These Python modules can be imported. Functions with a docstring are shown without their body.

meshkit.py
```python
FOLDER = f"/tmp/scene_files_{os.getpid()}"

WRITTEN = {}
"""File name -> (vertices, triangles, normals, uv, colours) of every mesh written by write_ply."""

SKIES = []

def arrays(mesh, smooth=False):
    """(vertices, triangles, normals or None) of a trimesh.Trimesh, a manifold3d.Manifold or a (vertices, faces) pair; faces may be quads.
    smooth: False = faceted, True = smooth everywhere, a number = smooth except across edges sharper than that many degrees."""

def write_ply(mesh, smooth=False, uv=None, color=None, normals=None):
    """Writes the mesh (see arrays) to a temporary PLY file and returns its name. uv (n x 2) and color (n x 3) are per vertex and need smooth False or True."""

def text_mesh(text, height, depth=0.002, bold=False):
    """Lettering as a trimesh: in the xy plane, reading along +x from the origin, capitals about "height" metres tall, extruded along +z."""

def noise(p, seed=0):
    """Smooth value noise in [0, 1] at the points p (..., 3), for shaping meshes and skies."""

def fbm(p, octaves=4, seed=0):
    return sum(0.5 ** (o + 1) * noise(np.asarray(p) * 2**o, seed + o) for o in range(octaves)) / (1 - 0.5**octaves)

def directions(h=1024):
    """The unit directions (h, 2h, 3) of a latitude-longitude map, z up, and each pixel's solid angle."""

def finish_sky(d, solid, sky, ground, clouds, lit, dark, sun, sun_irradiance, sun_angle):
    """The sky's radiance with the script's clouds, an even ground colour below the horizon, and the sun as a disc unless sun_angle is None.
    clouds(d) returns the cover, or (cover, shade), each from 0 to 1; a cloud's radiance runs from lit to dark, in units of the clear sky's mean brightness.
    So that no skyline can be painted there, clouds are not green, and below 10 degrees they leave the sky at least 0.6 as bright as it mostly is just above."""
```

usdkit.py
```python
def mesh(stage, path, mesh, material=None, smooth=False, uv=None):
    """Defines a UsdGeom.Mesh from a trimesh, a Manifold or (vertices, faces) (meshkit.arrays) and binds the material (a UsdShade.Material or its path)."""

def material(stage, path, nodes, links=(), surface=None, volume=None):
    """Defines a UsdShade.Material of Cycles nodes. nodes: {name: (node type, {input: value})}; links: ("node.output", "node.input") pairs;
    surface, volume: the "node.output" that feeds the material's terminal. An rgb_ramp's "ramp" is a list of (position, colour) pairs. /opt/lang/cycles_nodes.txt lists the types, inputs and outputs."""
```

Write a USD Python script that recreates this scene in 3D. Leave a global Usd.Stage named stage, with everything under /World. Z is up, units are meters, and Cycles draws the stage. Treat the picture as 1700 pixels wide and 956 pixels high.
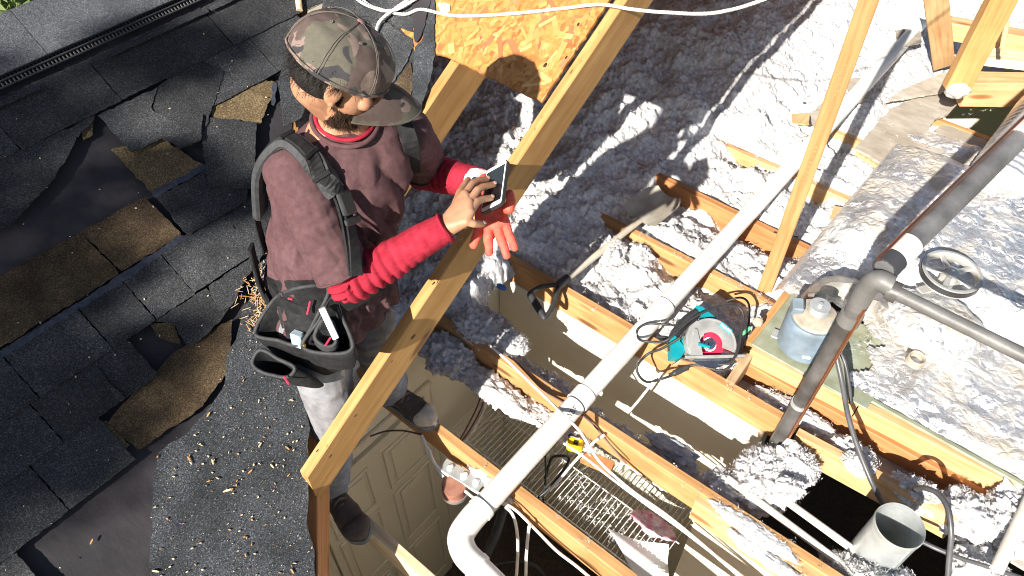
import math, random
import numpy as np, trimesh, manifold3d as m3
import shapely.geometry as sg
from pxr import Usd, UsdGeom, UsdLux, UsdShade, Gf, Sdf, Vt
import usdkit, meshkit
from meshkit import noise, fbm, text_mesh

stage = Usd.Stage.CreateInMemory()
UsdGeom.SetStageUpAxis(stage, UsdGeom.Tokens.z)
UsdGeom.SetStageMetersPerUnit(stage, 1.0)
UsdGeom.Xform.Define(stage, '/World')
A = np.array

# ------------------------------------------------------------------ camera
# house axes: X along the ridge, Y along the ceiling joists, z up, joist tops at z = 0
FOC, PITCH, ROLL, AZ, CAMH = 1268.0, math.radians(47.9), math.radians(-0.7), math.radians(40.8), 2.6
def _house(v):
    s, c = math.sin(AZ), math.cos(AZ)
    return A([v[0]*s + v[1]*c, -v[0]*c + v[1]*s, v[2]])
_f = A([0, math.cos(PITCH), -math.sin(PITCH)]); _r = A([1., 0, 0]); _u = np.cross(_r, _f)
FW = _house(_f); RT = _house(_r*math.cos(ROLL) + _u*math.sin(ROLL)); UP = _house(-_r*math.sin(ROLL) + _u*math.cos(ROLL))
CAM = A([0, 0, CAMH])
cam = UsdGeom.Camera.Define(stage, '/World/camera')
M = Gf.Matrix4d(*[float(x) for x in (*RT, 0, *UP, 0, *(-FW), 0, *CAM, 1)])
cam.AddTransformOp().Set(M)
cam.CreateHorizontalApertureAttr(36.0); cam.CreateVerticalApertureAttr(36.0*576/1024)
cam.CreateFocalLengthAttr(36.0*FOC/1700); cam.CreateClippingRangeAttr(Gf.Vec2f(0.05, 500))
EXPOSURE = 1.3
cam.CreateExposureAttr(EXPOSURE)

# ------------------------------------------------------------------ sky and sun
SUN = A([-1.5, -0.2, 1.0]); SUN = SUN/np.linalg.norm(SUN)
ELEV, ROT = math.asin(SUN[2]), math.atan2(SUN[0], SUN[1])
sky_mat = usdkit.material(stage, '/World/Looks/sky', {
    's': ('sky_texture', {'sky_type': 'single_scattering', 'sun_disc': False, 'sun_elevation': ELEV, 'sun_rotation': ROT}),
    'b': ('background_shader', {'strength': 0.05})}, [('s.color', 'b.color')], surface='b.background')
dome = UsdLux.DomeLight.Define(stage, '/World/sky'); dome.CreateIntensityAttr(1.0)
UsdShade.MaterialBindingAPI.Apply(dome.GetPrim()).Bind(sky_mat)
sun = UsdLux.DistantLight.Define(stage, '/World/sun')
sun.CreateIntensityAttr(1.25); sun.CreateAngleAttr(0.53); sun.CreateNormalizeAttr(True); sun.CreateColorAttr(Gf.Vec3f(1.0, 0.945, 0.86))
_z = SUN; _x = np.cross([0, 0, 1.], _z); _x /= np.linalg.norm(_x); _y = np.cross(_z, _x)
sun.AddTransformOp().Set(Gf.Matrix4d(*[float(v) for v in (*_x, 0, *_y, 0, *_z, 0, 0, 0, 20, 1)]))

# ------------------------------------------------------------------ turning measured points into places in the house
def ray(px, py): return RT*(px-850)/FOC - UP*(py-478)/FOC + FW
def at(px, py, z=0.): d = ray(px, py); return CAM + d*(z-CAMH)/d[2]
def atx(px, py, x): d = ray(px, py); return CAM + d*(x/d[0])
def aty(px, py, y): d = ray(px, py); return CAM + d*(y/d[1])
def onplane(px, py, p0, n): d = ray(px, py); return CAM + d*(((p0-CAM)@n)/(d@n))

# ------------------------------------------------------------------ prims
_names = {}
def numbered(parent, name):
    k = _names.get((parent, name), 0); _names[(parent, name)] = k+1
    return f'{parent}/{name}' if k == 0 else f'{parent}/{name}_{k:03d}'
def keys(prim, label=None, cat=None, group=None, kind=None):
    for k, v in (('label', label), ('category', cat), ('group', group), ('kind', kind)):
        if v: prim.SetCustomDataByKey(k, v)
class Thing:
    def __init__(s, name, label, cat, loc=(0, 0, 0), group=None, kind=None):
        s.path = numbered('/World', name); s.loc = A(loc, float)
        x = UsdGeom.Xform.Define(stage, s.path); x.AddTranslateOp().Set(Gf.Vec3d(*map(float, loc)))
        keys(x.GetPrim(), label, cat, group, kind)
    def part(s, name, mesh, mat, smooth=False, label=None, under=None, kind=None):
        v, f, n = meshkit.arrays(mesh, smooth)
        p = numbered(under or s.path, name)
        m = _def(p, v - s.loc, f, n, mat); keys(m.GetPrim(), label, kind=kind)
        return p
    def lpart(s, name, mesh, Mx, mat, smooth=False, label=None, under=None):
        # a part modelled in its own frame (grain runs along it), placed by a 4x4 matrix of columns
        v, f, n = meshkit.arrays(mesh, smooth)
        p = numbered(under or s.path, name)
        m = _def(p, v, f, n, mat); keys(m.GetPrim(), label)
        Mx = Mx.copy(); Mx[:3, 3] -= s.loc
        UsdGeom.Xformable(m).AddTransformOp().Set(Gf.Matrix4d(*Mx.T.ravel().tolist()))
        return p
def _def(p, v, f, n, mat):
    m = UsdGeom.Mesh.Define(stage, p)
    m.CreatePointsAttr(Vt.Vec3fArray.FromNumpy(np.ascontiguousarray(v, np.float32)))
    m.CreateFaceVertexCountsAttr(Vt.IntArray.FromNumpy(np.full(len(f), 3, np.int32)))
    m.CreateFaceVertexIndicesAttr(Vt.IntArray.FromNumpy(np.ascontiguousarray(f, np.int32).ravel()))
    m.CreateSubdivisionSchemeAttr('none')
    if n is not None:
        m.CreateNormalsAttr(Vt.Vec3fArray.FromNumpy(np.ascontiguousarray(n, np.float32))); m.SetNormalsInterpolation('vertex')
    UsdShade.MaterialBindingAPI.Apply(m.GetPrim()).Bind(mat)
    return m
def single(name, mesh, mat, label=None, cat=None, group=None, kind=None, smooth=False):
    v, f, n = meshkit.arrays(mesh, smooth)
    m = _def(numbered('/World', name), v, f, n, mat); keys(m.GetPrim(), label, cat, group, kind)
    return m
def lsingle(name, mesh, Mx, mat, label=None, cat=None, group=None, kind=None, smooth=False):
    v, f, n = meshkit.arrays(mesh, smooth)
    m = _def(numbered('/World', name), v, f, n, mat); keys(m.GetPrim(), label, cat, group, kind)
    UsdGeom.Xformable(m).AddTransformOp().Set(Gf.Matrix4d(*np.asarray(Mx, float).T.ravel().tolist()))
    return m

# ------------------------------------------------------------------ shapes
def cat(*ms): return trimesh.util.concatenate([x for m in ms for x in (m if isinstance(m, (list, tuple)) else [m])])
def tri(m):
    if hasattr(m, 'to_mesh'):
        q = m.to_mesh(); return trimesh.Trimesh(q.vert_properties[:, :3], q.tri_verts, process=False)
    return m
def frame(o, x, z=(0, 0, 1)):
    x = A(x, float); x /= np.linalg.norm(x); z = A(z, float); y = np.cross(z, x); y /= np.linalg.norm(y); z = np.cross(x, y)
    Mx = np.eye(4); Mx[:3, 0], Mx[:3, 1], Mx[:3, 2], Mx[:3, 3] = x, y, z, o
    return Mx
def moved(m, Mx): m = m.copy(); m.apply_transform(Mx); return m
def rbox(x, y, z, r=0.003, c=(0, 0, 0)):
    p = []
    for i in (-1, 1):
        for j in (-1, 1):
            for k in (-1, 1):
                for a in range(3):
                    q = [x/2-r, y/2-r, z/2-r]; q[a] += r; p.append([i*q[0]+c[0], j*q[1]+c[1], k*q[2]+c[2]])
    return trimesh.convex.convex_hull(A(p))
def plank(L, w, h, seed=0, r=0.003, wob=0.0015, skew=(0, 0)):
    """a sawn board: x from 0 to L, y centred, z from -h to 0, eased edges, slightly uneven; skew leans the end cuts"""
    n = max(2, int(L/0.12)+1); xs = np.linspace(0, L, n)
    sec = A([(-w/2+r, 0), (w/2-r, 0), (w/2, -r), (w/2, -h+r), (w/2-r, -h), (-w/2+r, -h), (-w/2, -h+r), (-w/2, -r)])
    V = []
    for x in xs:
        d = (fbm(A([[x*2.1, seed, 0.3], [x*2.1, seed, 7.3]]), 2, seed)-.5)*2*wob
        for y, z in sec:
            e = x
            if x == xs[0]: e += skew[0]*z
            if x == xs[-1]: e += skew[1]*z
            V.append((e, y+d[0], z+d[1]))
    F = []
    for i in range(n-1):
        for k in range(8):
            a, b = i*8+k, i*8+(k+1) % 8
            F += [(a, b, b+8), (a, b+8, a+8)]
    F += [(0, k+1, k) for k in range(1, 7)]; o = (n-1)*8
    F += [(o, o+k, o+k+1) for k in range(1, 7)]
    m = trimesh.Trimesh(V, F, process=False); m.fix_normals(); return m
def catmull(P, n=8, closed=False):
    P = A(P, float)
    if closed: Q = np.vstack([P[-1:], P, P[:2]])
    else: Q = np.vstack([2*P[0]-P[1], P, 2*P[-1]-P[-2]])
    out = []
    for i in range(1, len(Q)-2):
        a, b, c, d = Q[i-1:i+3]
        for t in np.linspace(0, 1, n, endpoint=False):
            out.append(0.5*(2*b + (c-a)*t + (2*a-5*b+4*c-d)*t*t + (3*b-a-3*c+d)*t**3))
    if not closed: out.append(Q[-2])
    return A(out)
def tube(P, r, k=10, closed=False, sx=1.0, upv=None):
    """swept round (or flattened: sx scales across) tube"""
    P = A(P, float); n = len(P); r = np.broadcast_to(A(r, float), n)
    T = np.roll(P, -1, 0)-np.roll(P, 1, 0) if closed else np.gradient(P, axis=0)
    T /= np.maximum(np.linalg.norm(T, axis=1, keepdims=True), 1e-9)
    nrm = A(upv, float) if upv is not None else np.cross(T[0], A([0, 0, 1.]) if abs(T[0][2]) < .9 else A([1., 0, 0]))
    V = []; ang = np.linspace(0, 2*np.pi, k, endpoint=False)
    for i in range(n):
        if upv is not None: nrm = A(upv, float)
        nrm = nrm-T[i]*(nrm@T[i]); nrm /= np.linalg.norm(nrm); b = np.cross(T[i], nrm)
        V.append(P[i] + r[i]*(np.cos(ang)[:, None]*nrm*sx + np.sin(ang)[:, None]*b))
    V = np.vstack(V); F = []
    for i in range(n if closed else n-1):
        for j in range(k):
            a, b = i*k+j, i*k+(j+1) % k; c, d = ((i+1) % n)*k+j, ((i+1) % n)*k+(j+1) % k
            F += [(a, b, d), (a, d, c)]
    if not closed:
        V = np.vstack([V, P[:1], P[-1:]]); e = n*k
        for j in range(k):
            F += [(e, (j+1) % k, j), (e+1, (n-1)*k+j, (n-1)*k+(j+1) % k)]
    m = trimesh.Trimesh(V, F, process=False); m.fix_normals(); return m
def lathe(prof, k=32, Mx=None):
    """profile (radius, height) pairs turned about z"""
    m = trimesh.creation.revolve(A(prof, float), sections=k); 
    return moved(m, Mx) if Mx is not None else m
def slab(poly, t, to3, step=None, rough=0.0, seed=0):
    """a polygon (2-D) given thickness t; to3(xy, h) places it. Optional ragged edge."""
    P = A(poly, float)
    if rough:
        g = sg.Polygon(P).exterior; n = max(12, int(g.length/(rough*2.2)))
        Q = A([g.interpolate(i/n, normalized=True).coords[0] for i in range(n)])
        d = (fbm(np.c_[Q/rough*.35, np.zeros(n)], 3, seed)-.5)*rough*2.2; e = (fbm(np.c_[Q/rough*.35, np.ones(n)*5], 3, seed+9)-.5)*rough*2.2
        P = Q+np.c_[d, e]
    g = sg.Polygon(P).buffer(0)
    if g.geom_type == 'MultiPolygon': g = max(g.geoms, key=lambda q: q.area)
    m = trimesh.creation.extrude_polygon(g, t, engine='earcut')
    if step: 
        v, f = trimesh.remesh.subdivide_to_size(m.vertices, m.faces, step); m = trimesh.Trimesh(v, f); 
    v = to3(A(m.vertices[:, :2]), A(m.vertices[:, 2])); m = trimesh.Trimesh(v, m.faces, process=False); m.fix_normals(); return m
def ico(c, r, sub=2, s=(1, 1, 1), amp=0, f=8, seed=0):
    m = trimesh.creation.icosphere(subdivisions=sub); v = m.vertices.copy()
    if amp: v *= (1+amp*(fbm(v*f*.3+seed*3.7, 3, seed)-.5)*2)[:, None]
    m.vertices = v*r*A(s)+A(c); return m

# ------------------------------------------------------------------ materials
_mats = {}
def mat(name, c1, c2=None, scale=30, rough=.6, bump=0., bscale=None, metal=0., stretch=(1, 1, 1), c3=None, pos=(.35, .65), detail=5, spec=.5, world=False, big=None, bigscale=3, extra=None, trans=0., coat=0., dist=0., bdist=.01):
    c2 = c2 or c1
    ramp = [(pos[0], c1), (pos[1], c2)] + ([(min(1, pos[1]+.12), c3)] if c3 else [])
    N = {'tc': ('geometry' if world else 'texture_coordinate', {}), 'oi': ('object_info', {}), 'rs': ('math', {'math_type': 'multiply', 'value2': 37.0}),
         'cx': ('combine_xyz', {}), 'ad': ('vector_math', {'math_type': 'add'}), 'mp': ('mapping', {'scale': stretch}),
         'n': ('noise_texture', {'scale': scale, 'detail': detail, 'roughness': .6, 'distortion': dist}), 'r': ('rgb_ramp', {'ramp': ramp}),
         'p': ('principled_bsdf', {'roughness': rough, 'metallic': metal, 'specular_ior_level': spec, 'transmission_weight': trans, 'coat_weight': coat})}
    src = 'tc.position' if world else 'tc.object'
    Lk = [('oi.random', 'rs.value1'), ('rs.value', 'cx.x'), ('rs.value', 'cx.z'), (src, 'ad.vector1'), ('cx.vector', 'ad.vector2'), ('ad.vector', 'mp.vector'), ('mp.vector', 'n.vector'), ('n.fac', 'r.fac')]
    if world: Lk = [(src, 'mp.vector'), ('mp.vector', 'n.vector'), ('n.fac', 'r.fac')]
    col = 'r.color'
    if big:
        N['n2'] = ('noise_texture', {'scale': bigscale, 'detail': 4.0}); N['r2'] = ('rgb_ramp', {'ramp': [(.38, (1, 1, 1)), (.62, big)]}); N['mx'] = ('mix_color', {'blend_type': 'multiply', 'fac': 1.0})
        Lk += [(src, 'n2.vector'), ('n2.fac', 'r2.fac'), (col, 'mx.a'), ('r2.color', 'mx.b')]; col = 'mx.result'
    Lk.append((col, 'p.base_color'))
    if bump:
        N['bn'] = ('noise_texture', {'scale': bscale or scale, 'detail': 4.0, 'roughness': .65}); N['bp'] = ('bump', {'strength': bump, 'distance': bdist})
        Lk += [('mp.vector', 'bn.vector'), ('bn.fac', 'bp.height'), ('bp.normal', 'p.normal')]
    if extra: extra(N, Lk)
    m = usdkit.material(stage, '/World/Looks/'+name, N, Lk, surface='p.BSDF'); _mats[name] = m
    return m
def wood(name, light, dark, knot=(.12, .05, .02), rough=.65, grey=None):
    def ex(N, Lk):
        N['mk'] = ('mapping', {'scale': (2.2, 9, 9)}); N['vk'] = ('voronoi_texture', {'scale': 1.0, 'randomness': 1.0}); N['rk'] = ('rgb_ramp', {'ramp': [(.0, (1, 1, 1)), (.10, (.85, .85, .85)), (.17, (0, 0, 0))]})
        N['mm'] = ('mix_color', {'blend_type': 'mix', 'b': knot})
        N['wv'] = ('wave_texture', {'bands_direction': 'y', 'scale': 9.0, 'distortion': 6.0, 'detail': 3.0, 'detail_scale': 1.2}); N['mw'] = ('mapping', {'scale': (.22, 1.0, 1.0)})
        N['rw'] = ('rgb_ramp', {'ramp': [(.0, (.72, .66, .58)), (.5, (1, 1, 1)), (1., (1, 1, 1))]}); N['mu'] = ('mix_color', {'blend_type': 'multiply', 'fac': .45})
        for i, l in enumerate(Lk):
            if l[1] == 'p.base_color': Lk[i] = (l[0], 'mu.a')
        Lk += [('ad.vector', 'mw.vector'), ('mw.vector', 'wv.vector'), ('wv.fac', 'rw.fac'), ('rw.color', 'mu.b'), ('mu.result', 'mm.a'), ('ad.vector', 'mk.vector'), ('mk.vector', 'vk.vector'), ('vk.distance', 'rk.fac'), ('rk.color', 'mm.fac'), ('mm.result', 'p.base_color')]
    return mat(name, dark, light, scale=3.0, stretch=(1.2, 14, 14), rough=rough, bump=.25, pos=(.32, .66), spec=.3, extra=ex, big=grey, bigscale=4, bdist=.004)

W_PINE = wood('pine', (.55, .32, .14), (.42, .22, .085), grey=(.80, .76, .72))
W_LIGHT = wood('pine_fresh', (.63, .42, .22), (.51, .30, .135), knot=(.25, .10, .03), grey=(.84, .80, .77))
W_GOLD = wood('pine_golden', (.50, .29, .11), (.40, .21, .07), grey=(.84, .80, .76))
W_OLD = wood('pine_aged', (.42, .22, .085), (.26, .125, .05), grey=(.6, .55, .5))
W_RED = wood('pine_reddish', (.46, .22, .085), (.32, .13, .05))
W_ORANGE = wood('pine_orange', (.46, .235, .10), (.34, .155, .055))
W_PALE = wood('pine_pale', (.70, .56, .38), (.58, .42, .24))
W_DUST = wood('pine_dusty', (.50, .36, .22), (.36, .23, .12), grey=(.62, .58, .55))

# surfaces of the house
def granules(c, lo=.35, hi=2.6, tint=(1, 1, 1)):
    def ex(N, Lk):
        N['w'] = ('voronoi_texture', {'scale': 420.0}); N['wr'] = ('rgb_ramp', {'ramp': [(0, (lo,)*3), (.55, (.8, .82, .85)), (.9, (1.5, 1.5, 1.5)), (1, (hi, hi, hi))]}); N['sp'] = ('separate_color', {})
        N['mg'] = ('mix_color', {'blend_type': 'multiply', 'fac': 1.0}); N['bg'] = ('bump', {'strength': .5, 'distance': .002})
        for i, l in enumerate(Lk):
            if l[1] == 'p.base_color': Lk[i] = (l[0], 'mg.a')
        Lk += [('ad.vector' if ('ad.vector', 'mp.vector') in Lk else 'tc.position', 'w.vector'), ('w.color', 'sp.color'), ('sp.r', 'wr.fac'), ('wr.color', 'mg.b'), ('mg.result', 'p.base_color'), ('sp.g', 'bg.height'), ('bg.normal', 'p.normal')]
    return ex
M_SHINGLE = [mat('shingle_%s' % 'abcd'[i], tuple(x*k*.75 for x in (1.0, 1.015, 1.04)), tuple(x*k*1.25 for x in (1.0, 1.015, 1.04)), scale=9, rough=.92, spec=.35, extra=granules(0), big=(.72, .74, .78), bigscale=5) for i, k in enumerate((.037, .043, .050, .033))]
M_SHTAN = mat('shingle_tan', (.074, .050, .028), (.116, .080, .044), scale=11, rough=.95, spec=.2, extra=granules(0, .5, 1.8), big=(.5, .5, .54), bigscale=6)
M_SHTANL = mat('shingle_tan_light', (.105, .074, .038), (.16, .116, .062), scale=11, rough=.95, spec=.2, extra=granules(0, .5, 1.8))
M_FELT = mat('roof_felt', (.022, .021, .024), (.040, .035, .040), scale=6, rough=.8, spec=.35, bump=.15, bscale=60, big=(.75, .72, .72), bigscale=9, stretch=(1, .35, 1))
M_ROLL = mat('valley_granules', (.026, .029, .033), (.052, .056, .062), scale=7, rough=.93, extra=granules(0, .25, 3.4), big=(.7, .7, .7), bigscale=8)
M_SEAL = mat('sealant_strip', (.02, .024, .034), (.05, .055, .07), scale=60, rough=.5, bump=.3)
M_VENT = mat('vent_plastic', (.012, .012, .013), (.02, .02, .022), scale=30, rough=.55)
M_CAP = mat('ridge_cap_granules', (.055, .060, .066), (.085, .090, .098), scale=7, rough=.93, extra=granules(0, .4, 2.0))
M_WALL = mat('beige_drywall', (.74, .68, .54), (.80, .74, .60), scale=4, rough=.75, bump=.05, bscale=90, spec=.25)
M_TRIM = mat('beige_trim_paint', (.74, .67, .53), (.80, .73, .59), scale=3, rough=.45, spec=.4)
M_DOOR = mat('door_paint', (.73, .67, .52), (.78, .72, .57), scale=3, rough=.42, spec=.4)
M_DRYBACK = mat('drywall_paper', (.36, .33, .29), (.5, .47, .42), scale=8, rough=.9, big=(.7, .68, .66))
M_FLOOR = mat('dark_carpet', (.07, .05, .04), (.11, .08, .065), scale=40, rough=1, bump=.5)
M_GRASS = mat('lawn', (.04, .07, .015), (.09, .12, .03), scale=12, rough=1, world=True)
M_BRASS = mat('brass', (.55, .33, .09), (.65, .4, .12), metal=1, rough=.25)
M_SIDING = mat('siding', (.5, .47, .42), (.55, .52, .47), scale=5, rough=.8)

def wall(name, x0, x1, y0, y1, z0, z1, label, m=None):
    b = rbox(x1-x0, y1-y0, z1-z0, .002, ((x0+x1)/2, (y0+y1)/2, (z0+z1)/2)); single(name, b, m or M_WALL, label, 'wall')
# ground, far below the roof
g = trimesh.creation.box((400, 400, .2)); g.apply_translation((0, 0, -2.95))
single('ground', g, M_GRASS, 'dull green lawn around the house far below the roof', 'ground', kind='structure')

# ------------------------------------------------------------------ main roof (33 degrees, climbing along +Y)
TP = math.radians(32.9)
NR = A([0, -math.sin(TP), math.cos(TP)]); UR = A([0, math.cos(TP), math.sin(TP)])
RO = CAM - NR*2.5; RO = A([0, RO[1], RO[2]])
def rx(px, py): p = onplane(px, py, RO, NR); return (p[0], (p-RO)@UR)
def r3(xy, h): xy = A(xy); h = np.broadcast_to(A(h, float), len(xy)); return RO + np.outer(xy[:, 0], [1, 0, 0]) + np.outer(xy[:, 1], UR) + np.outer(h, NR)
roof = Thing('shingle_roof', 'dark grey asphalt shingle roof with torn and missing tabs beside the man', 'roof', (0, RO[1], RO[2]))
# the deck under everything: from the eave to the ridge, ending at the valley on the right
deck = [(-4.5, -.95), (-.27, -.95), rx(516, 952), rx(509, 700), rx(515, 470), (1.02, .62), (1.36, .98), (1.86, 1.5), (3.2, 1.598), (-4.5, 1.598)]
roof.part('roof_deck', slab(deck, .016, lambda q, h: r3(q, h-.030)), W_OLD)
roof.part('roofing_felt', slab([(-4.4, -.94), (-.29, -.94), rx(512, 952), rx(505, 700), rx(511, 470), (1.02, .64), (1.34, 1.0), (1.84, 1.5), (1.84, 1.6), (-4.4, 1.6)], .004, lambda q, h: r3(q, h-.0135), step=.16), M_FELT)
rng = random.Random(5)
def tab(x0, x1, u0, u1, h=.010, m=None, dx=0., du=0., rot=0., name='shingle_tab', lift=.006, poly=None):
    P = A([(x0+.0016, u0), (x1-.0016, u0), (x1-.0016, u1), (x0+.0016, u1)])
    if poly is not None: P = A(poly)
    c = P.mean(0); a = rot; R = A([[math.cos(a), -math.sin(a)], [math.sin(a), math.cos(a)]]); P = (P-c)@R.T+c+[dx, du]
    u_lo, u_hi = P[:, 1].min(), P[:, 1].max()
    def to(q, hh): return r3(q, h + hh + lift*(1-(q[:, 1]-u_lo)/(u_hi-u_lo+1e-9)))
    roof.part(name, slab(P, .0042, to, rough=.0035 if poly is None else .0055, seed=rng.randrange(99)), m or M_SHINGLE[rng.randrange(4)])
rows = {  # bottom edge of each course: joints along it
    1.203: [-.58, -.24, .113, .453, .793, 1.231, 1.57, 1.9], 1.043: [-.42, -.08, .26], 0.877: [-.58, -.24, .10],
    0.546: [-.44, -.10, .055, .282, .427, .565, .803, 1.04], 0.404: [-.65, -.31, .028, .33, .613], 0.245: [-.75, -.41, -.069, .135],
    .085: [-.9, -.56, -.22]}
tops = {1.203: 1.368, 1.043: 1.203, .877: 1.043, .706: .877, .546: .706, .404: .546, .245: .404, .085: .245}
for u, xs in rows.items():
    for a, b in zip(xs, xs[1:]):
        if u == .404 and a > .3: continue
        tab(a, b, u+rng.uniform(-.002, .002), tops[u]+.012, rot=rng.uniform(-.006, .006))
for xa in (.96, 1.30): tab(xa+.0, xa+.34 if xa < 1.2 else 1.52, 1.043, 1.215)
px = lambda *Q: [rx(*q) for q in Q]
# torn and slipped pieces
tab(0, 0, 0, 0, poly=px((0, 270), (104, 222), (104, 222), (112, 219), (128, 232), (116, 262), (92, 300), (66, 330), (0, 372)), h=.014)
tab(0, 0, 0, 0, poly=px((0, 290), (22, 330), (60, 336), (28, 372), (0, 390)), h=.010, lift=.012)
tab(0, 0, 0, 0, poly=px((111, 219), (158, 193), (157, 204), (130, 233)), h=.012)
tab(0, 0, 0, 0, poly=px((165, 196), (261, 150), (250, 188), (335, 233), (268, 236), (219, 260)), h=.016, lift=.014)
tab(0, 0, 0, 0, poly=px((262, 146), (335, 105), (372, 124), (346, 200), (334, 234), (250, 190)), h=.013, lift=.008)
tab(0, 0, 0, 0, poly=px((250, 190), (335, 196), (333, 240), (300, 254), (262, 232)), h=.019, lift=.012)
tab(0, 0, 0, 0, poly=px((337, 198), (425, 208), (420, 320), (345, 315), (334, 240)), h=.015, lift=.01)
tab(0, 0, 0, 0, poly=px((262, 330), (345, 284), (412, 318), (408, 338), (312, 394), (303, 388)), h=.013)
tab(0, 0, 0, 0, poly=px((460, 140), (470, 110), (520, 130), (500, 200), (470, 215)), h=.013)
tab(0, 0, 0, 0, poly=px((415, 345), (450, 380), (430, 440), (423, 424), (374, 362)), h=.012)
tab(0, 0, 0, 0, poly=px((345, 478), (425, 424), (424, 440), (405, 470), (383, 512), (362, 520)), h=.017)
tab(0, 0, 0, 0, poly=px((258, 536), (340, 480), (381, 513), (345, 558), (310, 580), (290, 540)), h=.012)
tab(0, 0, 0, 0, poly=px((152, 612), (160, 612), (207, 665), (200, 672)), h=.016, lift=.01, m=M_SHINGLE[3])
# tan granules of the courses underneath
def tan(*Q, h=.001, m=None): tab(0, 0, 0, 0, poly=px(*Q), h=h, m=m or M_SHTAN, name='exposed_shingle', lift=.002)
tan((350, 197), (368, 118), (460, 140), (432, 208), h=.008, m=M_SHTANL)
tan((184, 250), (268, 232), (345, 282), (250, 320), h=.006, m=M_SHTANL)
tan((134, 386), (240, 328), (303, 390), (202, 452), h=.004)
tan((-160, 560), (-20, 470), (132, 388), (200, 455), (128, 500), (0, 580), (-120, 660), h=.004)
tan((250, 540), (290, 536), (300, 575), (262, 560), h=.004)
tan((176, 703), (225, 650), (290, 585), (384, 530), (384, 610), (330, 680), (230, 748), h=.005)
tan((124, 735), (176, 698), (216, 740), (163, 786), h=.003, m=M_SHTANL)
tan((136, 218), (157, 196), (154, 225), (140, 236), h=.004, m=M_SHTANL)
# tar strips
for Q in [((352, 122), (358, 120), (352, 192), (344, 195)), ((452, 140), (460, 141), (455, 178), (449, 178)), ((252, 322), (338, 276), (345, 282), (256, 332)), ((128, 508), (200, 457), (300, 392), (311, 396), (210, 466), (134, 516)), ((0, 588), (128, 506), (132, 514), (0, 600))]:
    tab(0, 0, 0, 0, poly=px(*Q), h=.0105, m=M_SEAL, name='sealant_strip', lift=.001)
# valley lining with its ragged edge
vl = px((250, 1010), (252, 860), (262, 745), (300, 722), (342, 690), (372, 640), (384, 580), (420, 470), (432, 440), (520, 400), (535, 330), (560, 330), (524, 480), (512, 560), (506, 650), (508, 700), (512, 790), (508, 860), (522, 905), (520, 1010))
roof.part('valley_lining', slab(vl, .006, lambda q, h: r3(q, h+.012+.004*(fbm(np.c_[q*9, np.zeros(len(q))], 3, 2)-.5)), step=.05, rough=.016, seed=4), M_ROLL)
# ridge vent: cap, louvre face and the dark gap under it
cap = [(0.075, .030), (-.045, .048), (-.205, .030)]
def prism(prof, x0, x1, uo, n=2):
    Vv = []; k = len(prof)
    for x in np.linspace(x0, x1, n): Vv += [RO + A([x, 0, 0]) + UR*(uo+u) + NR*h for u, h in prof]
    F = [(j*k+i, j*k+(i+1) % k, (j+1)*k+(i+1) % k) for j in range(n-1) for i in range(k)] + [(j*k+i, (j+1)*k+(i+1) % k, (j+1)*k+i) for j in range(n-1) for i in range(k)]
    F += [(0, i+1, i) for i in range(1, k-1)] + [((n-1)*k, (n-1)*k+i, (n-1)*k+i+1) for i in range(1, k-1)]
    m = trimesh.Trimesh(Vv, F, process=False); m.fix_normals(); return m
rv = roof.part('ridge_vent', prism([(0, .012), (0, .036), (.17, .036), (.17, .012)], -4.3, 3.0, 1.436), M_VENT)
capn = 9
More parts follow.
